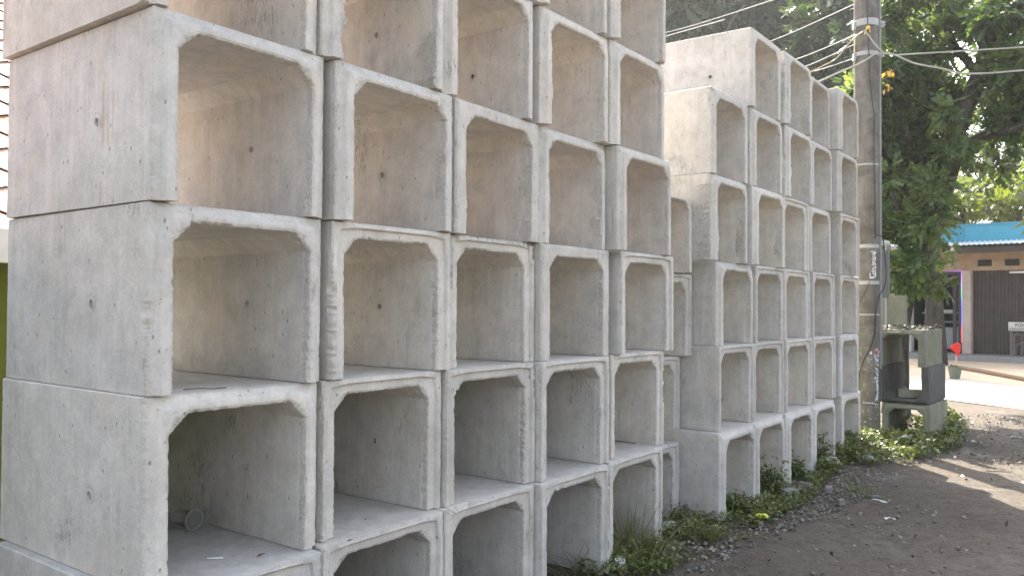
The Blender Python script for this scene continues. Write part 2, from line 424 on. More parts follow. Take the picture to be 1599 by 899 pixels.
    if topchip > 0:
        top = O[:, 1] > Hh - .01
        a = np.where(top, np.clip(ln(5, 21) * .5 + ln(26, 22) * .5 + .35, 0, 1), 0) * topchip
        for k in range(min(5, K)):
            P[:, k, 2] -= a * (1 - U[k]); P[:, k, 1] += a * .5 * (U[k] < .3)
        P[:, -1, 2] -= a * .5
    P[:, :, 2] = np.clip(P[:, :, 2], 0, Hh - .0005)
    V = P.reshape(-1, 3)
    ii = (np.arange(Mn - 1)[:, None] * K + np.arange(K)[None]); jj = (np.arange(Mn - 1)[:, None] * K + (np.arange(K)[None] + 1) % K)
    Fq = np.stack([ii, ii + K, jj + K, jj], -1).reshape(-1, 4)
    me = bpy.data.meshes.new(name)
    faces = [tuple(f) for f in Fq.tolist()] + [tuple(range(K)), tuple(range((Mn - 1) * K, Mn * K))[::-1]]
    me.from_pydata(V.tolist(), [], faces); me.update()
    ea = me.attributes.new('edge', 'FLOAT', 'POINT'); ea.data.foreach_set('value', E.ravel().astype(np.float32))
    return me
def cut_holes(me, holes, Wd):
    """lifting holes right through both legs"""
    cut = MB()
    for (y, z, r) in holes:
        cut.tube([(-.05, y, z), (Wd + .05, y, z)], r, 14)
    cm = cut.mesh('cutter'); co = bpy.data.objects.new('cutter', cm); COL.objects.link(co)
    ob = bpy.data.objects.new('tmp', me); COL.objects.link(ob)
    md = ob.modifiers.new('b', 'BOOLEAN'); md.operation = 'DIFFERENCE'; md.object = co; md.solver = 'FAST'
    dg = bpy.context.evaluated_depsgraph_get(); dg.update()
    new = bpy.data.meshes.new_from_object(ob.evaluated_get(dg))
    bpy.data.objects.remove(ob); bpy.data.objects.remove(co); bpy.data.meshes.remove(cm)
    if len(new.polygons) < len(me.polygons) * .8: return me
    bpy.data.meshes.remove(me); return new
LEG, SLAB, HAU = .122 * H, .103 * H, .108 * H
WD, LEN, HB = 1.12 * H, 1.72 * H, H - .0025
HOLE = (.60 * H, .455 * H)
def collar_mesh(x, sgn, seed):
    """ragged mortar collar round a lifting hole, standing 3 mm proud"""
    rs = random.Random(seed); M = MB(); n = 22; vs = []; fs = []
    y, z = HOLE
    for r0, dx in ((.0135, .004), (.0145, -.002), (.020, -.002), (.028, .0015)):
        for k in range(n):
            t = 2 * math.pi * k / n; r = r0 * (1 + (rs.uniform(-.12, .22) if r0 > .02 else 0)); 
            vs.append((x + sgn * dx * -1 if False else x - sgn * dx * -1, y + r * math.cos(t), z + r * math.sin(t) * (1.15)))
    for a in range(3):
        for k in range(n):
            j = (k + 1) % n; fs.append((a * n + k, a * n + j, (a + 1) * n + j, (a + 1) * n + k))
    return MB().add(vs, fs).mesh('lifting_hole', 40)
ORD = ['first', 'second', 'third', 'fourth', 'fifth', 'sixth', 'seventh']
ROWN = ['bottom row', 'second row up', 'third row up', 'fourth row up', 'fifth row up', 'topmost row']
BLK = [
    (1,0,0,2.186,-0.055,0.0025), (1,0,1,3.357,0.002,-0.0078), (1,0,2,4.487,0.008,-0.0089),
    (1,0,3,5.617,-0.044,-0.0031), (1,0,4,6.794,0.002,-0.0062), (1,1,0,2.244,0.029,0.0016),
    (1,1,1,3.416,0.079,-0.0127), (1,1,2,4.550,0.059,0.0018), (1,1,3,5.680,0.007,0.0001),
    (1,1,4,6.948,0.077,0.0002), (1,2,0,2.250,0.021,0.0072), (1,2,1,3.447,0.038,-0.0007),
    (1,2,2,4.596,0.081,-0.0206), (1,2,3,5.726,0.040,0.0017), (1,2,4,7.002,-0.005,0.0016),
    (1,3,0,2.251,-0.006,-0.0068), (1,3,1,3.433,-0.032,-0.0091), (1,3,2,4.595,0.021,-0.0334),
    (1,3,3,5.725,0.047,-0.0056), (1,3,4,6.855,-0.075,-0.0007), (1,4,0,2.200,0.015,0.0036),
    (1,4,1,3.330,-0.013,0.0096), (1,4,2,4.460,-0.002,0.0001), (1,4,3,5.663,-0.012,-0.0018),
    (1,4,4,6.793,-0.034,-0.0081), (1,5,3,5.602,-0.032,0.0014), (1,5,4,6.743,-0.064,-0.0008),
    (2,0,0,9.094,-0.147,-0.0077), (2,0,1,10.224,-0.126,-0.0059), (2,0,2,11.354,-0.149,0.0011),
    (2,0,3,12.484,-0.149,0.0032), (2,0,4,14.137,-0.095,0.0040), (2,1,0,9.237,-0.048,0.0001),
    (2,1,1,10.398,-0.034,-0.0009), (2,1,2,11.528,-0.069,0.0062), (2,1,3,12.747,-0.069,0.0021),
    (2,1,4,14.046,-0.095,0.0002), (2,2,0,9.292,-0.024,0.0028), (2,2,1,10.424,-0.046,0.0015),
    (2,2,2,11.592,-0.029,-0.0041), (2,2,3,12.869,-0.024,0.0006), (2,2,4,14.346,-0.023,0.0029),
    (2,3,0,8.929,-0.108,-0.0097), (2,3,1,10.165,-0.133,0.0023), (2,3,2,11.388,-0.077,-0.0079),
    (2,3,3,12.629,-0.044,-0.0010), (2,3,4,14.003,-0.121,0.0014), (2,4,0,8.935,-0.089,-0.0063),
    (2,4,1,10.169,-0.103,0.0016), (2,4,2,11.437,-0.115,0.0012), (2,4,3,12.630,-0.074,-0.0094),
    (2,4,4,13.767,-0.170,-0.0025), (2,5,0,10.120,-0.107,-0.0149), (2,5,1,11.348,-0.143,-0.0055),
    (2,5,2,12.622,-0.048,-0.0090), (2,5,3,13.752,-0.187,-0.0023),
]
FEM = {(1,0,0),(1,0,1),(1,0,2),(1,0,3),(1,0,4),(1,1,1),(1,1,2),(1,1,3),(1,1,4),(1,2,1),(1,2,2),(1,2,4),(2,3,2),(2,3,4),(2,2,1),(2,2,2),(2,2,3),(2,1,0),(2,1,1),(2,1,2),(2,1,3),(2,2,4)}
FLAT = {(1,3,2),(1,2,3),(2,0,4),(2,1,4),(2,4,0),(2,5,0)}
FLASH = {(1,3,1):1.0,(1,4,1):1.6,(1,3,2):.9,(1,4,3):1.2,(1,3,3):.9,(1,3,4):.4,(1,4,4):.8,(2,3,0):1.2,(2,4,2):.9,(2,3,1):1.1,(1,3,0):.35,(1,2,0):.3,(2,5,1):1.0,(2,4,1):.5,(2,4,0):.5}
EXTRA = {
    (1,1,0): 'grey culvert second from the ground at the near corner, a clear plastic cup lying inside',
    (1,2,0): 'grey culvert with a dry twig on its floor, third up at the near corner',
    (1,3,0): 'smooth grey culvert fourth up at the near corner, round lifting hole in its side',
    (1,4,0): 'cut-off grey culvert with a ragged lower edge, fifth up at the near corner',
    (1,4,1): 'culvert with mortar lumps down its right leg, second from the left, fifth row up',
    (2,3,0): 'culvert with a badly crumbled front corner at the near end of the far stack',
    (2,5,0): 'sunlit topmost culvert at the near end of the far stack, long side in view',
    (2,4,0): 'cream-lit culvert under the set-back topmost one, near end of the far stack',
}
SN = {1: 'near stack', 2: 'far stack'}
GRP = {1: 'concrete culverts in the near stack', 2: 'concrete culverts in the far stack'}
ncol = {}
for st, row, col, t0, s0, yaw in BLK: ncol.setdefault((st, row), []).append(col)
def place_culvert(me, t0, s0, z, yaw, label, group, mat=None, holes=(True, True), seed=0):
    o = link('concrete_culvert', me, mat or CON)
    base = math.atan2(ET.y, ET.x)
    o.location = wp(t0, -s0, 0) + Vector((0, 0, z)); o.rotation_euler = (0, 0, base - yaw)
    tag(o, label, 'culvert', group)
    return o
def collars(o, seed, wd=WD):
    # outside of the left leg and inside of the right leg are the faces in view
    link('lifting_hole', collar_mesh(0.0, -1, seed), CONRAG, o)
    link('lifting_hole', collar_mesh(wd - LEG * 1.02, -1, seed + 1), CONRAG, o)
BLOCKS = {}
for st, row, col, t0, s0, yaw in BLK:
    key = (st, row, col)
    seed = st * 1000 + row * 37 + col * 7 + 11
    var = 'female' if key in FEM else ('flat' if key in FLAT else 'male')
    near = st == 1
    me = culvert_mesh('concrete_culvert', WD, HB, LEN, LEG, SLAB, HAU, var, seed, rough=1.25 if near else 1.6, step=(.0065 if col < 3 else .009) if near else .013, flash=FLASH.get(key, .08), crumble={(2, 3, 0): 1.4, (2, 5, 1): .8, (1, 3, 3): .4}.get(key, 0))
    hole = (st == 1 and (col == 0 or (col == 1 and row > 0))) or key in {(2, 5, 0), (1, 4, 2), (1, 1, 3)}
    hr = random.Random(seed); HOLE = ((.60 + hr.uniform(-.05, .05)) * H, (.455 + hr.uniform(-.04, .04)) * H)
    if hole: me = cut_holes(me, [(HOLE[0], HOLE[1], .0135)], WD)
    shade(me, 38)
    cols = sorted(ncol[(st, row)]); k = cols.index(col)
    if key in EXTRA: lab = EXTRA[key]
    else:
        nth = ORD[col] if st == 1 or row < 5 else ORD[k]
        lab = f'grey concrete culvert, {nth} from the left in the {ROWN[row]} of the {SN[st]}'
    o = place_culvert(me, t0, s0, row * H + .0012, yaw, lab, GRP[st], seed=seed)
    if hole: collars(o, seed)
    BLOCKS[key] = o
# the block seen only by its right foot at the very top of the near stack
me = culvert_mesh('concrete_culvert', WD, HB, LEN, LEG, SLAB, HAU, 'male', 77, step=.014, flash=.3); shade(me, 38)
place_culvert(me, 4.44, .0, 5 * H + .002, 0, 'grey concrete culvert, third from the left in the topmost row of the near stack', GRP[1])
# the narrow set-back column at the end of the near stack
SETB = [(0, 7.95, .37, -.13, 1.0, 1.11, 'set-back culvert on the ground behind weeds at the end of the near stack'),
        (1, 8.11, .44, .872, 1.0, 1.11, 'set-back culvert with a chipped right haunch, second up at the end of the near stack'),
        (2, 8.15, .30, 1.874, .975, 1.10, 'set-back culvert third up at the end of the near stack'),
        (3, 7.98, .12, 2.852, .87, .925, 'short narrow culvert with a broken top, crowning the set-back end column')]
for k, t0, s0, z, hh, wd, lab in SETB:
    me = culvert_mesh('concrete_culvert', wd * H, hh * H - .004, LEN * .85, LEG, SLAB if k < 3 else SLAB * .62, HAU, 'female' if k < 3 else 'male', 500 + k, rough=2.2, step=.014, flash=.5, topchip=.03 if k == 3 else 0)
    shade(me, 38)
    place_culvert(me, t0, s0, z * H + .002, 0, lab, GRP[1])

# ------------------------------------------------------------------ the neighbour's green house behind the near stack
def house():
    root = empty('green_house', wp(-8, -2.85), math.atan2(ET.y, ET.x))
    tag(root, 'low green-walled house with a tiled roof behind the near stack', 'house')
    Lh = 16.2 * H; eave = 3.1 * H
    mb = MB(); mb.box((Lh / 2, 3.0, eave / 2), (Lh, 6.0, eave)); mb.build('wall', flat('green_paint', (.17, .19, .035), .8, .15, 4), root)
    M = NT('clay_tiles'); v = M.coords()
    c = M.mix(M.ramp(M.noise(v, 3, 4), [(.3, 0), (.7, 1)]), (.45, .20, .13), (.62, .44, .36)); c = M.mix(M.ramp(M.noise(v, 14, 3), [(.5, 0), (.62, .8)]), c, (.7, .66, .6))
    tm = M.done(c, .85, M.bump(M.noise(v, 40, 3), .3, .005), .2)
    vs = []; fs = []; nrow = 17; ncl = 150
    pitch = R(34)
    for r in range(nrow):
        for q in range(ncl + 1):
            for e in (0, 1):
                d = (r + e * 1.06) * .24; u = -.3 + (Lh + .6) * q / ncl
                hgt = eave - .12 + d * math.sin(pitch) + (1 - e) * .016 + .012 * math.cos(q * math.pi)
                vs.append((u, -.35 + d * math.cos(pitch), hgt))
        b = r * (ncl + 1) * 2
        for q in range(ncl): fs.append((b + q * 2, b + q * 2 + 2, b + q * 2 + 3, b + q * 2 + 1))
    ro = MB().add(vs, fs).build('roof', tm, root)
    fb2 = MB(); fb2.box((Lh / 2, -.36, eave - .16), (Lh + .6, .03, .16)); fb2.build('fascia_board', flat('white_board', (.6, .6, .58), .7, .1), root)
    g = MB(); yr = -.35 + 17 * .24 * math.cos(pitch); zr = eave - .12 + 17 * .24 * math.sin(pitch)
    g.add([(-.3, yr, zr), (Lh + .3, yr, zr), (Lh + .3, yr + 3.4, eave - .1), (-.3, yr + 3.4, eave - .1)], [(0, 1, 2, 3)]); g.build('rear_roof', tm, root)
    gm_ = flat('green_gable', (.17, .19, .035), .8, .15, 4)
    for x in (.02, Lh - .02): MB().add([(x, 0, eave - .05), (x, 6, eave - .05), (x, yr, zr - .12)], [(0, 1, 2)]).build('gable', gm_, root)
house()

# ------------------------------------------------------------------ utility pole
def pole():
    bc = at(1353.5, 686, 10.50); bc.z = 0; r = .148
    root = empty('utility_pole', bc); tag(root, 'stout grey concrete utility pole beside the far stack, peeling white paint at its foot', 'utility pole')
    M = NT('pole_concrete'); v = M.coords(False)
    c = M.mix(M.ramp(M.noise(v, 5, 6, .65), [(.40, 0), (.58, 1)]), (.105, .095, .082), (.175, .16, .14))
    c = M.mix(M.ramp(M.noise(M.vmul(v, (9, 9, .7)), 1, 5, .65), [(.52, 0), (.75, .7)]), c, (.06, .052, .045))
    sx = M.n('ShaderNodeSeparateXYZ'); M.l(v, sx.inputs[0])
    low = M.n('ShaderNodeMapRange'); M.l(sx.outputs[2], low.inputs[0]); low.inputs[1].default_value = 1.7; low.inputs[2].default_value = .3
    wm = M.math('MULTIPLY', M.ramp(M.noise(v, 15, 6, .7), [(.56, 0), (.62, 1)]), low.outputs[0])
    c = M.mix(M.math('MULTIPLY', wm, .85), c, (.45, .45, .42))
    low2 = M.n('ShaderNodeMapRange'); M.l(sx.outputs[2], low2.inputs[0]); low2.inputs[1].default_value = 2.6; low2.inputs[2].default_value = .4
    c = M.mix(M.math('MULTIPLY', M.math('MULTIPLY', M.ramp(M.noise(v, 3, 5), [(.35, 0), (.65, 1)]), low2.outputs[0]), .6), c, (.15, .135, .075))
    pm = M.done(c, .9, M.bump(M.noise(v, 60, 5, .7), .5, .006), .2)
    sh = MB(); sh.lathe([(r, -.1), (r, 2.0), (r * .98, 4.5), (r * .94, 8.6), (0, 8.6)], 40); sh.build('shaft', pm, root, 40)
    gv = flat('galvanised_strap', (.33, .33, .31), .45, .1, 20, metal=.35)
    for py, h, dx in ((33, .085, 1), (82, .05, 1), (256, .022, 0), (384, .045, 0), (441, .045, 0), (491, .02, 0)):
        z = at(1354, py, 10.36).z; rr = r * .985 + .004
        b = MB(); b.lathe([(rr - .006, z - h / 2), (rr, z - h / 2), (rr, z + h / 2), (rr - .006, z + h / 2)], 40)
        if dx: b.box((rr + .03, -.03, z), (.085, .012, h * .9)); b.box((rr + .03, .0, z), (.085, .012, h * .9)); b.tube([(rr + .05, -.06, z), (rr + .05, .03, z)], .011, 6); b.box((-rr - .01, -.02, z - .03), (.03, .05, .09))
        b.build('steel_strap', gv, root, 40)
    cp = MB(); cp.tube([(r + .012, -.03, .9), (r + .012, -.03, 8.0)], .021, 10); cp.build('conduit', flat('grey_conduit', (.22, .22, .21), .6), root, 50)
    # white stencilled lettering running up the shaft, worn beyond reading, and paint dabs lower down
    def curved(mb, u0, z0, u1, z1, off=.0025, rr=r * .992):
        n = 5; vs = []
        for a in range(n):
            u = (u0 + (u1 - u0) * a / (n - 1)); th = -math.pi / 2 + u / rr
            for z in (z0, z1): vs.append(((rr + off) * math.cos(th), (rr + off) * math.sin(th), z))
        mb.add(vs, [(2 * a, 2 * a + 2, 2 * a + 3, 2 * a + 1) for a in range(n - 1)])
    mk = MB(); rs = random.Random(5); z0 = at(1354, 433, 10.36).z; z1 = at(1354, 392, 10.36).z
    cx = .035
    z = z0; k = 0
    while z < z1:
        wdt = rs.uniform(.022, .045); g = rs.uniform(.005, .009)
        sh_ = -.012 * (z - z0) / (z1 - z0)
        curved(mk, cx - .045 - sh_ * 1.5 if k % 4 == 0 else cx - .018, z, cx - .018 + wdt, z + g)
        if rs.random() < .8: curved(mk, cx - .018 + wdt * .7, z, cx - .010 + wdt * .9, z + .024)
        if rs.random() < .6: curved(mk, cx - .022, z + .004, cx - .012, z + .02)
        z += rs.uniform(.016, .021); k += 1
    curved(mk, cx - .055, z0 - .012, cx - .006, z0); curved(mk, cx - .056, z0 - .01, cx - .047, z0 + .055); curved(mk, cx - .045, z1 - .012, cx - .033, z1 + .001)
    mk.build('stencil_mark', flat('white_stencil', (.62, .64, .66), .8, .3, 80), root)
    bl = MB(); rs = random.Random(9)
    za, zb = at(1362, 627, 10.36).z, at(1362, 545, 10.36).z
    for q in range(80):
        zz = rs.uniform(za, zb); f = (zz - za) / (zb - za); u = .075 + rs.gauss(0, .012 + .022 * f) ; w = rs.uniform(.006, .03); h = rs.uniform(.006, .04)
        curved(bl, u - w / 2, zz - h / 2, u + w / 2, zz + h / 2, .0025 + q * .00003)
    bl.build('paint_mark', flat('bluish_white_paint', (.50, .54, .60), .8, .3, 60), root)
    rd = MB()
    for q in range(14):
        u = .06 + rs.uniform(-.035, .04); zz = at(1362, 549, 10.36).z + rs.uniform(-.045, .045); w = rs.uniform(.01, .03); h = rs.uniform(.008, .022)
        curved(rd, u - w / 2, zz - h / 2, u + w / 2, zz + h / 2, .0055 + q * .00003)
    rd.build('paint_mark', flat('red_paint_dab', (.36, .14, .10), .8, .3, 60), root)
    hk = MB(); zt = at(1348, 46, 10.36).z
    hk.tube(smooth_path([(-.075, -r * .9, zt - .06), (-.06, -r - .02, zt), (-.045, -r - .03, zt + .03), (-.03, -r - .02, zt), (-.01, -r, zt - .04)], 5), .009, 6); hk.lathe([(0, zt - .01), (.022, zt - .01), (.026, zt + .015), (.013, zt + .03), (0, zt + .03)], 10, (-.045, -r - .03, 0))
    hk.build('cable_hook', flat('yellow_plastic', (.70, .48, .10), .5), root, 50)
    zb = at(1353, 630, 10.36).z
    bt = MB(); bt.tube([(-.10, -.125, zb + .01), (.0, -r - .012, zb + .005), (.075, -.14, zb - .015)], .013, 8); bt.build('stay_bar', gv, root, 50)
    return bc, r
PB, PR = pole()
def cable(name, pts, rad, col, label, seg=6, k=8, rough=.6):
    mb = MB(); mb.tube(smooth_path(pts, k), rad, seg)
    o = mb.build(name, flat(name + '_sheath', col, rough, .08), None, 60)
    return tag(o, label, 'cable', 'overhead and pole cables')
PY = 10.28
K = at(1380, 84, PY)
WHT = (.33, .325, .30)
cable('overhead_cable', [K, at(1398, 86, PY), at(1425, 84.5, PY - .05), at(1500, 80, PY - .2), at(1599, 74, PY - .5), at(1760, 64, PY - 1)], .0095, WHT, 'straight upper white cable leaving the pole knot to the right')
cable('overhead_cable', [K + Vector((0, 0, .004)), at(1397, 86, PY - .02), at(1428, 99, PY - .05), at(1470, 107, PY - .2), at(1503, 115, PY - .25), at(1550, 114, PY - .3), at(1599, 110, PY - .5), at(1760, 98, PY - 1)], .0105, WHT, 'sagging lower white cable leaving the pole knot to the right')
cable('overhead_cable', [K + Vector((0, -.004, 0)), at(1366, 85, PY - .02), at(1352, 94, PY - .04), at(1338, 101, PY + .06), at(1306, 115, PY + .2), at(1276, 128.5, PY + .5), at(1200, 158, PY + 1.6)], .012, WHT, 'thick white cable crossing the pole and dropping left behind the far stack')
cable('overhead_cable', [at(1349, 48, PY - .03), at(1356, 55, PY - .03), at(1365, 68, PY - .02), K + Vector((.002, -.012, 0))], .0085, WHT, 'short white cable from the yellow hook down to the knot')
cable('overhead_cable', [at(1347, 50, PY - .02), at(1338, 56, PY + .05), at(1322, 72, PY + .15), at(1305, 92, PY + .2), at(1285, 103, PY + .3), at(1262, 114, PY + .5), at(1215, 132, PY + 1.4)], .0085, (.40, .35, .22), 'yellowish cable from the hook running left above the far stack')
for a, b, lab in (((1040, 42), (1215, -2), 'thin grey wire highest above the near end of the far stack'), ((1036, 58), (1132, 31), 'thin grey wire just above the long sunlit topmost culvert'),
                  ((1196, 58), (1345, 2), 'thin grey wire rising to the pole top over the far stack'), ((1234, 86), (1334, 54), 'faint wire meeting the pole below its hook'), ((1247, 98), (1334, 68), 'faint lower wire ending beside the yellow cable'), ((1256, 105), (1336, 90), 'lowest faint wire above the last culverts')):
    A, B = at(a[0], a[1], 13.6), at(b[0], b[1], 11.2)
    if b[0] > 1330 and b[1] > 40: B = at(1338, b[1], 10.42)
    d = (A - B); A2 = A + d * .9
    mid = (A2 + B) / 2 - Vector((0, 0, .10))
    if a[0] == 1036: A2 = A + d * 3
    cable('overhead_wire', [A2, mid if a[0] != 1036 else (A2 + B) / 2, B], .006, (.20, .20, .195), lab, 5)
cable('overhead_wire', [at(1163, 9, 12.0), at(1150, 22, 12.1), at(1138, 42, 12.3), at(1128, 60, 12.6)], .006, (.2, .2, .195), 'short drooping wire end hanging over the long sunlit topmost culvert', 5)
BLK_ = (.03, .03, .032)
zf = lambda px, py, dy=0.0: at(px, py, 10.335 + dy)
cable('pole_cable', [zf(1353, -60), zf(1353.5, 0), zf(1356, 60), zf(1358, 110), zf(1361, 150), zf(1364, 172), zf(1366, 185, .01), zf(1364.5, 215), zf(1365, 255), zf(1366, 300, .01), zf(1367, 372, .01)], .0055, BLK_, 'thin black cable hanging down the upper pole', 6)
cable('pole_cable', [zf(1367, 366, .01), zf(1378, 371, -.03), zf(1381, 395, -.04), zf(1384, 425, -.04), zf(1381, 447, -.03), zf(1373, 462, -.01), zf(1368, 485, -.0), zf(1366, 520), zf(1358, 545, -.005), zf(1346, 568), zf(1341, 590, .01), zf(1340, 612, .01), zf(1338, 640, .02)], .0075, BLK_, 'looping black cable down the lower pole', 6)
cable('pole_cable', [zf(1358, 440), zf(1348, 461, .0), zf(1334, 484, .03), zf(1328, 494, .3)], .005, BLK_, 'thin black wire slanting across the pole to the culverts', 6)
cable('pole_cable', [at(1335.5, 50, 10.5), at(1335, 62, 10.48), at(1334, 76, 10.47), at(1335, 92, 10.47), at(1333, 101, 10.47)], .007, (.55, .42, .18), 'ochre cable end hanging on the left of the pole', 6)

# post, junction box and camera behind the pole
q = at(1386, 460, 10.95); mb = MB(); z1 = at(1386, 376, 10.95).z
pr = empty('metal_post', (q.x, q.y, 0)); tag(pr, 'slim pale metal post behind the utility pole', 'post')
mb.box((0, 0, z1 / 2), (.045, .045, z1), 0, None, .006); mb.build('upright', flat('post_metal', (.16, .16, .15), .6), pr)
mb = MB(); mb.box((-.055, -.01, at(0, 419, 10.95).z), (.115, .06, .62), 0, None, .008); mb.build('meter_plate', flat('plate_grey', (.11, .115, .115), .6), pr)
q = at(1379, 380, 10.75); cr = empty('security_camera', q); tag(cr, 'small white security camera on an arm beside the pole', 'camera')
w_ = flat('camera_white', (.42, .42, .41), .4)
mb = MB(); mb.box((-.02, 0, .0), (.17, .10, .055), 0, None, .008); mb.build('housing', w_, cr)
mb = MB(); mb.tube([(.06, -.02, .0), (.10, -.05, -.045)], .012, 8); mb.build('arm', w_, cr)
mb = MB(); mb.box((.115, -.06, -.055), (.07, .06, .06), R(20), None, .006); mb.build('camera_head', w_, cr)
mb = MB(); mb.lathe([(0, 0), (.018, 0), (.018, .012), (0, .012)], 12); lo = mb.build('lens', flat('black_lens', (.02, .02, .02), .2), cr); lo.location = (.15, -.085, -.055); lo.rotation_euler = (R(90), 0, R(40))
# grey concrete strip standing between pole and the old culverts
q = gnd(1375, 686); cs = MB(); cs.box((0, 0, .78), (.10, .12, 1.56), R(12), None, .01)
o = cs.build('concrete_post', CONOLD); o.location = (q.x + .035, q.y + .25, 0); tag(o, 'square concrete post squeezed between the pole and the old culverts', 'post')

# ------------------------------------------------------------------ small old culverts by the pole
OT = math.atan2(.785, .62) ; OLDH = .685 * H
fr = Vector((7.56 * H, 15.02 * H, 0))
ud = Vector((.785, -.62, 0)).normalized(); dd = Vector((.62, .785, 0))
def old_unit(k, shift, mat, lab, wd, flip=False, L=1.02):
    me = culvert_mesh('old_culvert', wd, OLDH - .004, L, .075, .062, .075, 'male', 800 + k, rough=1.6, step=.014, flash=.2); shade(me, 38)
    o = link('old_culvert', me, mat)
    # local x -> ud, local y -> dd
    a = math.atan2(ud.y, ud.x)
    p = fr - ud * (wd) + ud * shift[0] + dd * shift[1]
    if flip:
        o.rotation_euler = (0, R(180), a + 0.0)
        p = p + ud * wd; o.location = p + Vector((0, 0, (k + 1) * OLDH - .001))
    else:
        o.rotation_euler = (0, 0, a); o.location = p + Vector((0, 0, k * OLDH + .001))
    return tag(o, lab, 'culvert', 'small old culverts by the pole')
old_unit(0, (.0, 0), CONOLD, 'small mossy culvert on the ground, lowest of the stack beside the pole', .56)
old_unit(1, (-.02, .02), CONDARK, 'small dark culvert turned upside down, middle of the stack beside the pole', .58, True)
old_unit(2, (-.055, 0), CONOLD, 'small pale culvert with leaf litter on its top, beside the pole', .57)
me = culvert_mesh('old_culvert', .30, .44, .42, .06, .06, .05, 'flat', 850, step=.016); shade(me, 38)
o = link('old_culvert', me, CONOLD); o.rotation_euler = (0, 0, math.atan2(dd.y, dd.x) + R(12))
p = at(1399, 508, 12.0); o.location = (p.x - .04, p.y - .42, 3 * OLDH)
tag(o, 'small grey culvert end piece standing on top of the stack beside the pole', 'culvert', 'small old culverts by the pole')
bk = MB(); bk.box((0, 0, .05), (.28, .12, .10), 0, None, .006); o = bk.build('concrete_brick', CONOLD); p = fr - ud * .27 + dd * .22; o.location = (p.x, p.y, OLDH + .067); o.rotation_euler = (0, 0, R(-20)); tag(o, 'grey block lying inside the upturned dark culvert', 'block')

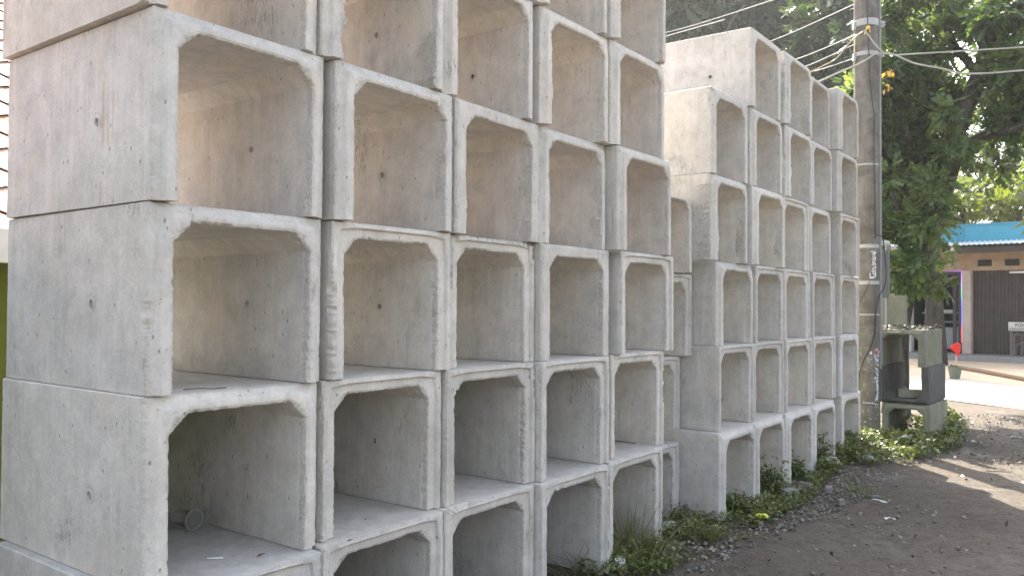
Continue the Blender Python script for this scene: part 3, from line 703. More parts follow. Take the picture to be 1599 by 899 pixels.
# ------------------------------------------------------------------ shop across the road
def shop():
    Z0 = 26.4
    S0 = gnd(1500, 561)
    e = Vector((.74, -.67, 0)).normalized(); nrm = Vector((-.67, -.74, 0)).normalized()    # along the front; out of the front
    a = math.atan2(e.y, e.x)
    root = empty('shop_house', S0, a)          # local x along the front, local -y out towards the street
    tag(root, 'single-storey shop with a sky-blue fascia and brown folding doors across the road', 'shop')
    def zz(py, px=1500): return at(px, py, S0.y).z
    def uu(px):
        k = (px - 799.5) / F; return (S0.y * k - S0.x) / (e.x - e.y * k)
    zf = .19
    wallm = flat('peach_render', (.40, .29, .20), .85, .12, 5); brown = None
    M = NT('brown_shutter'); v = M.coords(False)
    wv = M.n('ShaderNodeTexWave', wave_type='BANDS', bands_direction='X'); M.l(v, wv.inputs['Vector']); wv.inputs['Scale'].default_value = 4.2
    c = M.mix(M.ramp(M.noise(v, 3, 4), [(.3, .0), (.7, 1)]), (.066, .052, .046), (.085, .068, .06))
    brown = M.done(c, .6, M.bump(wv.outputs['Fac'], .9, .03), .3)
    zt = zz(423); zb = zz(403); ze = zz(391); zfa, zfb = zz(383), zz(352)
    st = MB(); st.box((1.0, -.35 + 2.5, zf / 2), (16, 6.0, zf)); st.build('step', flat('cement_step', (.26, .25, .24), .85), root)
    p0, p1 = uu(1503), uu(1517)
    mb = MB()
    mb.box((4.2, .10, (zt + zb + .5) / 2), (9.6 - p0 * 2 + 0, .2, zb + .5 - zt)); mb.box((-4.9, .10, (zt + zb + .5) / 2), (2 * (4.9 - .62) - .02, .2, zb + .5 - zt))
    mb.box((1, 5.0, 1.9), (15, .2, 3.8)); mb.box((-6.4, 2.6, 1.9), (.2, 4.6, 3.8)); mb.box((8.4, 2.6, 1.9), (.2, 4.6, 3.8))
    mb.box((p1 + 2.4 + 2.6, .1, (zf + zt) / 2), (2.4, .16, zt - zf)); mb.box((-4.6, .1, (zf + zt) / 2), (3.6, .16, zt - zf))
    mb.build('wall', wallm, root)
    mb = MB(); mb.box(((p0 + p1) / 2, .06, (zf + zt) / 2), (p1 - p0, .30, zt - zf), 0, None, .01); mb.build('pillar', flat('pillar_render', (.46, .38, .32), .85, .15, 6), root)
    mb = MB(); mb.box((-1.62, .06, (zf + zt) / 2), (.34, .3, zt - zf), 0, None, .01); mb.build('pillar', flat('pillar_render2', (.48, .45, .41), .85, .15, 6), root)
    # folding door: a row of narrow leaves
    x0 = p1 + .015; k = 0
    while x0 < p1 + 3.6:
        mb = MB(); mb.box((x0 + .30, .13 + (.012 if k % 2 else 0), (zf + zt) / 2 + .004), (.59, .03, zt - zf - .008), 0, None, .004)
        mb.build('folding_door', brown, root); x0 += .60; k += 1
    for px in (1538, 1581):
        u = uu(px); mb = MB(); w = .36
        for s in (-1, 1): mb.box((u + s * w / 2, -.012, (zz(408, 1500) + zz(415, 1500)) / 2), (.03, .03, .19))
        zc = (zz(408) + zz(415)) / 2
        for s in (-1, 1): mb.box((u, -.012, zc + s * .09), (w, .03, .02))
        mb.box((u, .002, zc), (w - .02, .012, .165))
        for s in range(4): mb.box((u, -.006, zc - .06 + s * .04), (w - .04, .012, .012))
        mb.build('vent', flat('dark_vent', (.045, .045, .04), .8), root)
    # awning: corrugated sheet on a dark soffit
    M2 = flat('awning_sheet', (.70, .70, .68), .45, .06)
    vs = []; fs = []; N_ = 420
    for q in range(N_ + 1):
        u = -6.5 + 15 * q / N_; w = .018 * math.cos(q * math.pi / 2 * 1.0)
        vs += [(u, -1.05, ze + .10 + w), (u, .05, ze + .33 + w)]
    fs = [(2 * q, 2 * q + 2, 2 * q + 3, 2 * q + 1) for q in range(N_)]
    MB().add(vs, fs).build('awning', M2, root, 80)
    mb = MB(); mb.box((1, -.86, ze - .05), (15, .04, .20)); mb.box((1, -.45, ze + .02), (15, .84, .03)); mb.build('awning_fascia', flat('awning_board', (.075, .06, .055), .7), root)
    bl = flat('sky_blue_board', (.09, .36, .50), .55, .06, 3)
    mb = MB(); yb = -.30
    mb.box((1, yb, (zfa + zfb) / 2 - .04), (15, .06, zfb - zfa + .08)); mb.build('signboard', bl, root)
    fr_ = flat('blue_frame', (.075, .30, .43), .5, .05); mb = MB()
    mb.box((1, yb - .035, zfb - .045), (15, .035, .09))
    for u in (uu(1502.5), uu(1510), uu(1640), uu(1460)): mb.box((u, yb - .040, (zfa + zfb) / 2), (.05, .02, zfb - zfa - .02))
    mb.build('signboard_frame', fr_, root)
    mb = MB(); rs = random.Random(3)
    for q in range(5): mb.box((uu(1493) + q * .055, yb - .036, zz(366)), (.035, .01, .05 + .02 * (q % 2)))
    mb.build('sign_lettering', flat('sign_ink', (.03, .06, .09), .6), root)
    # open front with a lit strip round it, dark inside
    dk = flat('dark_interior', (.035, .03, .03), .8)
    mb = MB(); xl, xr = -1.44, p0 - .01
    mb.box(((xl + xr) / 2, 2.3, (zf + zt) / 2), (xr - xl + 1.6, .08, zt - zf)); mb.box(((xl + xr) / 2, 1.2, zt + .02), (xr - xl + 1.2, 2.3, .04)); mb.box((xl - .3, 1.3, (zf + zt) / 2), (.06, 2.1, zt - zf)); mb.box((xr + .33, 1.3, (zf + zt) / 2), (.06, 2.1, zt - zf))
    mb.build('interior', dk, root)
    mb = MB(); zd = zz(432)
    mb.box((xr - .06, .0, (zf + zt) / 2), (.11, .05, zt - zf - .01)); mb.box(((xl + xr) / 2 - .06, .0, zt - .06), (xr - xl - .13, .05, .10)); mb.box((xr - .22, .03, (zf + zt) / 2), (.12, .03, zt - zf - .02)); mb.box(((xl + xr) / 2, .02, zd - .06), (xr - xl - .3, .02, .025))
    mb.build('door_frame', flat('door_frame_brown', (.05, .042, .04), .6), root)
    # colour-changing light strip
    M = NT('light_strip'); v = M.coords(False); s = M.n('ShaderNodeSeparateXYZ'); M.l(v, s.inputs[0])
    mr = M.n('ShaderNodeMapRange'); M.l(s.outputs[2], mr.inputs[0]); mr.inputs[1].default_value = zf; mr.inputs[2].default_value = zt
    cr = M.ramp(mr.outputs[0], [(0.0, (.8, .06, .05)), (.30, (.8, .08, .12)), (.38, (.10, .10, .9)), (.62, (.10, .12, .95)), (.72, (.1, .7, .35)), (.82, (.5, .4, .8)), (.98, (.45, .10, .8)), (1.0, (.45, .10, .8))])
    M.l(cr, M.b.inputs['Emission Color']); M.b.inputs['Emission Strength'].default_value = .5
    sm = M.done((.1, .1, .1), .5)
    mb = MB(); mb.tube([(xr - .005, -.05, zf + .35), (xr - .005, -.05, zt - .01), (xl, -.05, zt - .01)], .013, 6); mb.build('light_strip', sm, root)
    # glass counter and a few packs on it
    ct = MB(); zc = zz(489)
    ct.box(((xl + xr) / 2 - .02, .75, zc), (1.15, .5, .04)); ct.box(((xl + xr) / 2 - .02, .76, (zf + zc) / 2 - .18), (1.1, .44, (zc - zf) * .55)); ct.box(((xl + xr) / 2 - .02, .80, (zf + zc) / 2 + .35), (1.1, .36, .03))
    ct.build('counter', flat('counter_grey', (.30, .31, .32), .35, .15), root)
    pk = flat('pale_pack', (.60, .60, .57), .6)
    for q, (u, w, h) in enumerate(((-1.15, .14, .13), (-.95, .12, .10), (-.55, .22, .09), (-.36, .14, .09))):
        mb = MB(); mb.box((u, .66, zc + .021 + h / 2), (w, .14, h), R(q * 11), None, .006); mb.build('pack', pk, root)
    # tube lamp on the folding doors (unlit)
    mb = MB(); u = uu(1599); mb.box((u - .05, -.30, zz(427)), (.55, .05, .06), 0, None, .01); mb.box((u + .1, -.1, zz(427) + .05), (.04, .4, .03)); mb.build('tube_lamp', flat('lamp_white', (.66, .63, .58), .5), root)
    # trestle stand with a lettered board, part of it in view
    w2 = lambda u, y, z: root.matrix_basis @ Vector((u, y, z))
    bpy.context.view_layer.update()
    tr = empty('trestle_table', w2(uu(1587) , -.55, 0), a); tag(tr, 'grey wooden trestle in front of the brown folding doors, cut by the picture edge', 'trestle')
    wd_ = flat('grey_timber', (.17, .15, .14), .8, .2)
    ztp = .84
    for i_, u in enumerate((.04, .22, 1.0)):
        mb = MB(); mb.box((u, .0 + .15 * (i_ % 2), ztp / 2), (.07, .06, ztp), 0, None, .006); mb.build('leg', wd_, tr)
    mb = MB(); mb.box((.55, .06, ztp + .02), (1.15, .4, .04), 0, None, .006); mb.build('table_top', wd_, tr)
    mb = MB(); mb.tube([(.02, -.035, .50), (.55, -.035, .74)], .028, 6); mb.build('brace', wd_, tr)
    mb = MB(); mb.box((.2, -.04, .03), (.5, .14, .06)); mb.build('foot', wd_, tr)
    sb = empty('notice_board', w2(uu(1583.5), -.78, 0), a); tag(sb, 'white notice board with dark lettering propped above the trestle', 'sign')
    mb = MB(); mb.box((.42, 0, zz(507)), (.84, .025, .26), 0, None, .004); mb.build('board', flat('notice_white', (.52, .50, .47), .6), sb)
    
    for x_ in (.06, .78): mb = MB(); mb.box((x_, .05, zz(507) / 2), (.04, .05, zz(507))); mb.build('stake', wd_, sb)
    for txt, u, z, s in (('RUKO', .17, zz(507) + .0, .13), ('DIKONTRAKKAN', .04, zz(507) - .11, .10)):
        cu = bpy.data.curves.new('lettering', 'FONT'); cu.body = txt; cu.size = s; cu.extrude = .002
        tmp = bpy.data.objects.new('tmp', cu); COL.objects.link(tmp); dg = bpy.context.evaluated_depsgraph_get(); dg.update()
        me = bpy.data.meshes.new_from_object(tmp.evaluated_get(dg)); bpy.data.objects.remove(tmp)
        for mm in list(me.materials): me.materials.pop()
        t_ = link('lettering', me, flat('notice_ink', (.05, .05, .06), .7), sb); t_.location = (u, -.0165, z); t_.rotation_euler = (R(90), 0, 0)
    # forecourt
    C1, C2 = fa - dv2 * 9, fb + dv2 * 5; A = w2((C1 - S0).dot(e) - 3, -.38, 0); B = w2((C2 - S0).dot(e) + 3, -.38, 0)
    sheet('forecourt', [C1, C2, B, A], .006, pave_mat('forecourt_earth', (.56, .43, .29), (.66, .53, .38)))
shop()

# ------------------------------------------------------------------ pot with a red bag on a stick, fallen bamboo
pp = gnd(1491, 591, .006)
pt = empty('plant_pot', pp); tag(pt, 'grey green plant pot standing at the road edge with a stick planted in it', 'pot')
mb = MB(); mb.lathe([(0, 0), (.105, 0), (.15, .27), (.155, .28), (.142, .28), (.135, .24), (0, .24)], 28); mb.build('pot', flat('pot_grey_green', (.17, .18, .14), .8, .15, 12), pt, 40)
mb = MB(); mb.tube([(.03, 0, .2), (.04, .0, .55), (.07, 0, .80)], .014, 8); mb.build('stick', flat('pale_stick', (.50, .42, .33), .8), pt)
mb = MB(); rs = random.Random(2)
for q in range(9):
    x, y = rs.uniform(-.09, .05), rs.uniform(-.08, .08); mb.box((x, y, .25 + rs.uniform(0, .05)), (rs.uniform(.03, .09), .03, rs.uniform(.02, .07)), rs.uniform(0, 3), None, .004)
mb.build('soil_clod', flat('soil_clods', (.16, .10, .06), .9), pt)
mb = MB(); prof = [(.0, .0), (.03, .02), (.045, .05), (.07, .12), (.085, .20), (.085, .27), (.06, .325), (.02, .345), (0, .345)]
mb.lathe(prof, 22); me = mb.mesh('red_bag')
V = np.array([v.co[:] for v in me.vertices]); nz = vnoise(V * 14, 4) * .030 + vnoise(V * 31, 5) * .013
r_ = np.linalg.norm(V[:, :2], axis=1) + 1e-6; V[:, :2] *= (1 + nz / r_ * (r_ > .01))[:, None]; V[:, 1] *= .4
tipm = (V[:, 0] < -.03) & (V[:, 2] > .12) & (V[:, 2] < .30); V[tipm, 0] -= .10 * np.sin((V[tipm, 2] - .12) / .18 * math.pi)
me.vertices.foreach_set('co', V.astype(np.float32).ravel()); me.update(); shade(me, 60)
M = NT('red_plastic'); v = M.coords(); rm = M.done((.62, .045, .03), .35, M.bump(M.noise(v, 22, 3), .6, .02), .4)
tr_ = M.n('ShaderNodeBsdfTranslucent'); tr_.inputs[0].default_value = (.8, .06, .04, 1); mx = M.n('ShaderNodeMixShader'); mx.inputs[0].default_value = .45
M.l(M.b.outputs[0], mx.inputs[1]); M.l(tr_.outputs[0], mx.inputs[2]); M.l(mx.outputs[0], M.out.inputs[0])
o = link('plastic_bag', me, rm); o.location = pp + Vector((.06, 0, .50)); tag(o, 'red plastic bag tied over the stick in the plant pot', 'bag')
a_, b_ = gnd(1496, 573, .05), gnd(1640, 599, .05)
mb = MB(); mb.tube([a_, a_.lerp(b_, .3) + Vector((0, 0, .012)), a_.lerp(b_, .6), b_], [.045, .048, .05, .05], 10)
tag(mb.build('bamboo_pole', flat('brown_bamboo', (.20, .12, .07), .7, .2, 14), None, 40), 'long brown bamboo pole lying across the sunny forecourt', 'pole')

# ------------------------------------------------------------------ trees
def leaf_mat(name, col, col2, trans=.4):
    M = NT(name); at_ = M.n('ShaderNodeAttribute'); at_.attribute_name = 'tone'
    c = M.mix(at_.outputs['Fac'], col, col2)
    M.done(c, .38, None, .5)
    t = M.n('ShaderNodeBsdfTranslucent'); M.l(M.mix(1.0, c, (1.3, 1.25, .55), 'MULTIPLY'), t.inputs[0])
    mx = M.n('ShaderNodeMixShader'); mx.inputs[0].default_value = trans
    M.l(M.b.outputs[0], mx.inputs[1]); M.l(t.outputs[0], mx.inputs[2]); M.l(mx.outputs[0], M.out.inputs[0])
    return M.m
def spray_template(nl, ln, lw, rach):
    """compound leaf: pairs of leaflets along a drooping rachis (x forward, z up)"""
    V = []; Fq = []
    for k in range(nl):
        side = -1 if k % 2 else 1
        f = (k // 2 + .6) / (nl / 2); x = rach * f; z = -.15 * rach * f * f
        if k == nl - 1: side = 0
        ang = R(58) * side; d = np.array([math.cos(ang), math.sin(ang), -.28]); d /= np.linalg.norm(d)
        p = np.cross(d, [0, 0, 1.0]); p /= np.linalg.norm(p); b = np.array([x, 0, z]); s = 1 - .25 * abs(f - .55)
        V += [b, b + d * ln * s * .45 + p * lw / 2 + np.array([0, 0, .12 * lw]), b + d * ln * s, b + d * ln * s * .45 - p * lw / 2 + np.array([0, 0, .12 * lw])]
        Fq.append([4 * k, 4 * k + 1, 4 * k + 2, 4 * k + 3])
    return np.array(V), np.array(Fq)
def scatter(name, tmpl, P, dirs, scale, rng, mat, parent=None, droop=.12, tones=None):
    """many copies of a small leaf template as one mesh"""
    V, Fq = tmpl; n = len(P); k = len(V)
    d = dirs + rng.normal(0, .55, (n, 3)); d[:, 2] -= droop; d /= np.linalg.norm(d, axis=1)[:, None]
    u = rng.normal(0, .35, (n, 3)) + np.array([0, 0, 1.0]); s = np.cross(u, d); s /= np.linalg.norm(s, axis=1)[:, None] + 1e-9; w = np.cross(d, s)
    sc = scale * rng.uniform(.65, 1.3, n)
    X = P[:, None, :] + sc[:, None, None] * (V[None, :, 0:1] * d[:, None] + V[None, :, 1:2] * s[:, None] + V[None, :, 2:3] * w[:, None])
    Fc = (Fq[None] + (np.arange(n) * k)[:, None, None]).reshape(-1, Fq.shape[1])
    me = np_mesh(name, X.reshape(-1, 3), Fc, Fq.shape[1])
    tn = (rng.uniform(0, 1, n) if tones is None else tones)
    tn = np.clip(tn[:, None] + rng.normal(0, .12, (n, len(Fq))), 0, 1).ravel()
    at_ = me.attributes.new('tone', 'FLOAT', 'FACE'); at_.data.foreach_set('value', tn.astype(np.float32))
    return link(name, me, mat, parent)
def clusters(rng, cl, dens):
    P = []; D = []; T = []
    for (c, r, k) in cl:
        n = int(dens * k * r ** 2 * 2.2); q = rng.normal(0, 1, (n, 3)); q /= np.linalg.norm(q, axis=1)[:, None]
        rad = rng.uniform(.25, 1, n) ** .6
        # sub-clumps make gaps and an uneven outline
        m_ = max(5, int(7 * k)); cc = rng.normal(0, 1, (m_, 3)); cc /= np.linalg.norm(cc, axis=1)[:, None]; cc *= rng.uniform(.35, 1.0, (m_, 1))
        pick = rng.randint(0, m_, n)
        pos = cc[pick] * .72 + q * rad[:, None] * .42
        pos[:, 2] *= .85
        P.append(np.array(c)[None] + pos * r); D.append(q); T.append(np.clip(rng.uniform(.0, .5) + .5 * rng.uniform(0, 1, m_)[pick] - .1, 0, 1))
    return np.concatenate(P), np.concatenate(D), np.concatenate(T)
def bark(name, a, b):
    M = NT(name); v = M.coords()
    st = M.noise(M.vmul(v, (14, 14, 3)), 1, 6, .7)
    c = M.mix(M.ramp(st, [(.35, 0), (.65, 1)]), a, b)
    return M.done(c, .95, M.bump(st, .9, .03), .1)
BARK = bark('bark', (.030, .026, .022), (.085, .075, .062))
LA = leaf_mat('leaf_dark', (.048, .090, .038), (.20, .27, .105), .48)
LB = leaf_mat('leaf_hazy', (.020, .046, .024), (.095, .155, .06), .38)
LC = leaf_mat('leaf_bright', (.07, .12, .018), (.17, .20, .03), .5)
LO = leaf_mat('leaf_olive', (.05, .07, .015), (.13, .13, .028), .5)
SPR = spray_template(9, .105, .058, .20)
SPB = spray_template(9, .20, .09, .36)
def trunk_part(root, name, pts, rad, seg=14):
    mb = MB(); sp = smooth_path(pts, 5); n = len(sp)
    rr = [rad[0] + (rad[1] - rad[0]) * k / (n - 1) for k in range(n)]
    if name == 'trunk': rr[0] *= 1.35; rr[1] *= 1.2; rr[2] *= 1.08
    o0 = Vector(root.location)
    mb.tube([p - o0 for p in sp], rr, seg); me = mb.mesh(name)
    V = np.array([v.co[:] for v in me.vertices]); V += np.stack([vnoise(V * 3, 1), vnoise(V * 3, 2), 0 * V[:, 0]], 1) * .03
    me.vertices.foreach_set('co', V.astype(np.float32).ravel()); me.update(); shade(me, 70)
    return link(name, me, BARK, root)
def tree(name, base, label, trunk, limbs, cl, mat, tmpl, dens, scale, seed, cat='tree', group=None):
    root = empty(name, base); tag(root, label, cat, group)
    trunk_part(root, 'trunk', trunk[0], trunk[1])
    for l, r in limbs: trunk_part(root, 'limb', l, r, 9)
    rng = np.random.RandomState(seed); P, D, T = clusters(rng, cl, dens)
    P = P - np.array(base)[None]
    scatter('crown', tmpl, P, D, scale, rng, mat, root, tones=T)
    return root
YA = 13.2
A_ = lambda px, py, dy=0.0: at(px, py, YA + dy)
ba = A_(1399, 560); ba.z = -.02
tree('shade_tree', ba, 'large dark leafy tree leaning right behind the pole and old culverts', ([ba, A_(1404, 520), A_(1420, 440), A_(1446, 378), A_(1470, 315), A_(1488, 245), A_(1503, 180), A_(1530, 120), A_(1545, 60), A_(1552, -40), A_(1556, -140)], (.165, .11)),
     [([A_(1470, 315), A_(1440, 255, .3), A_(1405, 190, .4), A_(1380, 90, .6)], (.10, .04)), ([A_(1488, 245), A_(1530, 215, -.4), A_(1575, 205, -.8), A_(1650, 170, -1.4)], (.09, .03)),
      ([A_(1530, 120), A_(1490, 70, .5), A_(1455, -20, .9)], (.08, .03)), ([A_(1545, 60), A_(1590, 10, -.3), A_(1660, -60, -.8)], (.08, .03)), ([A_(1446, 378), A_(1415, 350, -.3), A_(1392, 300, -.4)], (.06, .025))],
     [(at(1442, 352, 12.5), .42, 1.1), (at(1462, 300, 12.5), .36, 1), (at(1486, 238, 12.5), .36, 1), (at(1428, 415, 12.4), .34, 1.1), (at(1478, 175, 12.6), .34, .9), (at(1500, 150, 14.0), .35, .8), (at(1552, 20, 12.6), .4, .9), (at(1575, 90, 12.6), .4, .9), (A_(1395, 30, .4), .60, 1), (A_(1405, 120, .2), .62, 1.15), (A_(1392, 205, .4), .55, 1.1), (A_(1400, 290, .1), .58, 1.2), (A_(1398, 372, .0), .50, 1.2), (A_(1420, 425, -.2), .42, 1.1), (A_(1455, 440, -.5), .30, .9), (A_(1445, 330, .5), .45, 1.1),
      (A_(1452, 165, .6), .55, 1.1), (A_(1445, 245, .6), .55, 1.2), (A_(1462, 60, .5), .50, 1), (A_(1430, -20, .2), .6, 1), (A_(1520, 25, .4), .5, .8), (A_(1585, 40, -.2), .55, .9), (A_(1575, 130, -.4), .48, 1), (A_(1560, 200, -.4), .45, 1.1), (A_(1600, 180, -.6), .45, 1),
      (A_(1490, 190, .6), .30, .8), (A_(1660, 120, -.6), .8, .8), (A_(1690, 240, -1.0), .8, .8), (A_(1730, 30, -.8), .9, .7), (A_(1480, 400, .2), .24, .6), (at(1400, 215, 16.6), .85, .4), (at(1440, 250, 16.8), .9, .4), (at(1490, 175, 16.4), .7, .4), (at(1590, 150, 16.5), .8, .4), (at(1650, 250, 16.4), .8, .8), (at(1448, 272, 14), .55, 1), (at(1410, 300, 14), .5, 1), (at(1440, 150, 16.6), .9, .4), (at(1600, 130, 16.8), 1.0, .4), (at(1720, 200, 16.4), 1.1, .9), (at(1310, 215, 14), .65, 1), (at(1352, 170, 14), .7, 1), (at(1384, 230, 14), .7, 1), (at(1325, 285, 14), .5, 1), (at(1420, 180, 14.2), .7, .8), (A_(1500, -10, .9), .7, 1), (A_(1560, 80, .9), .6, 1), (A_(1595, 110, .8), .6, 1), (A_(1540, 170, 1.0), .4, 1), (A_(1425, 100, 1.0), .6, 1), (A_(1425, 210, 1.0), .6, 1), (A_(1425, 310, 1.0), .6, 1), (A_(1470, 130, 1.2), .45, 1), (A_(1600, -20, .5), .7, 1), (A_(1370, 330, .5), .45, 1.0), (A_(1368, 250, .6), .45, 1.0), (A_(1366, 150, .6), .45, 1.0)],  # rear and out-of-view clumps added to thicken the shade on the lane
     LA, SPR, 235, 1.0, 11)
# a second spreading tree out of view, added to shade the lane
Y2 = 14.0
b2 = Vector((11.8, 14.5, -.02))
tree('shade_tree', b2, 'unseen broad tree added beyond the right edge to shade the lane', ([b2, b2 + Vector((-.2, 0, 1.4)), b2 + Vector((-.6, .1, 2.6)), b2 + Vector((-1.0, .1, 4.2))], (.22, .10)),
     [([b2 + Vector((-.6, .1, 2.6)), b2 + Vector((-1.6, -.3, 3.2)), b2 + Vector((-2.8, -.6, 3.7))], (.09, .03))],
     [(b2 + Vector(v_), r_, 1) for v_, r_ in (((-1.2, 0, 4.6), 1.1), ((-2.2, -.4, 4.0), .9), ((-.2, -.8, 4.4), 1.1), ((.8, .3, 4.8), 1.2), ((-2.9, -.8, 3.4), .6), ((-1.2, -1.2, 3.6), .9), ((0, .8, 5.4), 1.1), ((-3.2, 0, 4.4), .8))],
     LA, SPB, 55, .8, 12)
# trees behind the far stack
TB = lambda px, py, Y: at(px, py, Y)
bt_ = TB(1180, 470, 34); bt_.z = -.02
tree('dark_tree', bt_, 'dense bluish dark tree rising behind the far stack', ([bt_, TB(1182, 330, 34), TB(1190, 180, 34), TB(1200, 40, 34), TB(1205, -40, 34)], (.5, .2)),
     [([TB(1190, 180, 34), TB(1130, 90, 34.4), TB(1070, 20, 35)], (.2, .07)), ([TB(1200, 40, 34), TB(1260, -10, 33.5), TB(1310, -40, 33)], (.2, .07))],
     [(TB(x, y, Y), r, k) for x, y, Y, r, k in ((1045, 40, 34, 1.8, 1), (1080, -15, 33, 2.0, 1), (1100, 60, 35, 1.8, 1), (1150, 5, 34, 2.0, 1), (1180, 70, 35, 1.7, 1), (1225, -10, 33.5, 2.0, 1), (1240, 60, 34.5, 1.7, 1.1), (1060, 100, 36, 1.7, 1), (1120, 120, 36, 1.7, .9), (1210, 130, 36, 1.5, .9), (1040, -20, 35, 1.8, 1), (1130, 40, 36.5, 1.9, 1), (1200, 20, 36.5, 1.9, 1), (1270, 20, 36.5, 1.8, 1), (1080, 30, 37, 1.9, 1))],
     LB, SPB, 26, 2.0, 21)
bt2 = TB(1325, 470, 28); bt2.z = -.02
tree('green_tree', bt2, 'bushy green tree between the far stack and the pole', ([bt2, TB(1322, 330, 28), TB(1318, 200, 28), TB(1310, 60, 28)], (.34, .15)),
     [([TB(1318, 200, 28), TB(1290, 140, 27.8), TB(1265, 60, 27.6)], (.13, .05))],
     [(TB(x, y, Y), r, k) for x, y, Y, r, k in ((1285, 20, 28, 1.45, 1), (1320, 70, 28, 1.3, 1.1), (1290, 105, 28, 1.2, 1.1), (1330, 150, 28.5, 1.1, 1.1), (1325, 230, 29, 1.0, 1.1), (1332, 300, 29, .85, 1.1), (1330, 380, 29, .85, 1), (1320, -10, 27.5, 1.5, 1), (1262, 85, 28.5, 1.0, 1), (1345, 450, 29, .85, 1), (1360, 10, 29, 1.3, 1), (1300, 60, 30, 1.4, 1), (1340, 100, 30, 1.3, 1), (1310, 140, 30, 1.2, 1))],
     LB, SPB, 34, 1.5, 22)
# sunlit trees over the shop roof
for j, (px, lab, cl) in enumerate(((1500, 'bright yellow green tree above the left of the blue fascia', ((1478, 322, 1.0), (1510, 312, 1.1), (1540, 322, 1.0), (1500, 342, 1.0), (1462, 345, .9), (1530, 290, .9), (1440, 330, 1.1))),
                                    (1590, 'bright yellow green tree above the right of the blue fascia', ((1572, 318, 1.1), (1605, 322, 1.2), (1590, 296, 1.0), (1640, 318, 1.3), (1556, 336, .8), (1625, 290, 1.2))))):
    b = TB(px, 470, 35); b.z = 0
    tree('sunlit_tree', b, lab, ([b, TB(px, 400, 35), TB(px + 3, 320, 35)], (.2, .1)), [], [(TB(x, y, 35 + (i % 3)), r * 1.15, 1) for i, (x, y, r) in enumerate(cl)], LC, SPB, 60, .8, 31 + j)
b = TB(1560, 470, 42); b.z = 0
tree('olive_tree', b, 'tall olive tree far behind the shop with drooping sunlit leaves', ([b, TB(1562, 380, 42), TB(1566, 250, 42)], (.3, .12)), [], [(TB(x, y, 42), r, 1) for x, y, r in ((1500, 262, 1.3), (1540, 240, 1.5), (1580, 262, 1.4), (1615, 235, 1.6), (1555, 285, 1.4), (1600, 290, 1.3), (1520, 300, 1.2), (1650, 270, 1.6))], LO, SPB, 50, .9, 41)
bt3 = TB(1460, 470, 24); bt3.z = -.02
tree('dark_tree', bt3, 'dark tree behind the leaning trunk filling the gaps of its crown', ([bt3, TB(1456, 330, 24), TB(1450, 150, 24), TB(1450, 20, 24)], (.25, .1)), [],
     [(TB(x, y, 24), r, 1) for x, y, r in ((1390, 20, 1.2), (1440, -10, 1.2), (1400, 110, 1.2), (1440, 150, 1.1), (1390, 210, 1.2), (1440, 240, 1.1), (1400, 310, 1.2), (1450, 300, .9), (1560, -10, 1.2), (1590, 60, 1.1), (1600, 150, 1.1), (1575, 200, .9), (1470, 10, 1.0), (1350, 150, 1.2), (1350, 250, 1.2), (1350, 60, 1.2))], LB, SPB, 24, .8, 43)
b = TB(1400, 470, 40); b.z = 0
tree('olive_tree', b, 'dark olive tree far behind the leaning trunk', ([b, TB(1402, 380, 40), TB(1404, 250, 40)], (.3, .12)), [], [(TB(x, y, 40), r, 1) for x, y, r in ((1370, 300, 1.6), (1410, 330, 1.7), (1440, 290, 1.6), (1400, 250, 1.6), (1460, 330, 1.3), (1350, 360, 1.5), (1340, 280, 1.5), (1430, 380, 1.4), (1380, 400, 1.4))], LO, SPB, 50, .9, 42)

# ------------------------------------------------------------------ weeds, ground cover, grit, litter
def poly_pts(rng, poly, n):
    poly = np.array(poly); lo, hi = poly.min(0), poly.max(0); out = []
    while len(out) < n:
        q = rng.uniform(lo, hi, (n * 3, 2)); ins = np.zeros(len(q), bool); j = len(poly) - 1
        for i in range(len(poly)):
            c = ((poly[i, 1] > q[:, 1]) != (poly[j, 1] > q[:, 1])) & (q[:, 0] < (poly[j, 0] - poly[i, 0]) * (q[:, 1] - poly[i, 1]) / (poly[j, 1] - poly[i, 1] + 1e-12) + poly[i, 0])
            ins ^= c; j = i
        out += q[ins].tolist()
    return np.array(out[:n])
gp = lambda L: [tuple(gnd(x, y)[:2]) for x, y in L]
WEED = leaf_mat('weed_leaf', (.055, .085, .026), (.17, .20, .065), .3)
GRASS = leaf_mat('grass_blade', (.07, .11, .035), (.20, .21, .09), .3)
LEAF1 = (np.array([[0, 0, 0], [.5, .30, .10], [1, 0, -.12], [.5, -.30, .10]]), np.array([[0, 1, 2, 3]]))
BLADE = (np.array([[0, .035, 0], [0, -.035, 0], [.5, -.025, .02], [.5, .025, .02], [1, 0, -.12], [1, .004, -.12]]), np.array([[0, 1, 2, 3], [3, 2, 4, 5]]))
rng = np.random.RandomState(5)
def cover(name, polys, n, h, size, mat, label, hf=None):
    P = []
    for poly, w in polys:
        q = poly_pts(rng, gp(poly), int(n * w))
        # patchy
        k = vnoise(np.c_[q * 2.6, np.zeros(len(q))], 9) + .35 * vnoise(np.c_[q * 8, np.zeros(len(q))], 10)
        q = q[k > -.25 + rng.uniform(-.25, .1, len(q))]
        hh = h * rng.uniform(0.05, 1, len(q)) * (1 + .5 * vnoise(np.c_[q * 3, np.zeros(len(q))], 12))
        P.append(np.c_[q, np.abs(hh)])
    P = np.concatenate(P); D = rng.normal(0, 1, P.shape); D[:, 2] = rng.uniform(-.2, .5, len(P))
    tn = np.clip(.25 + .4 * P[:, 2] / h + .3 * rng.uniform(-1, 1, len(P)), 0, 1)
    o = scatter(name, LEAF1, P, D, size, rng, mat, None, droop=.05, tones=tn)
    return tag(o, None, None, None, 'stuff')
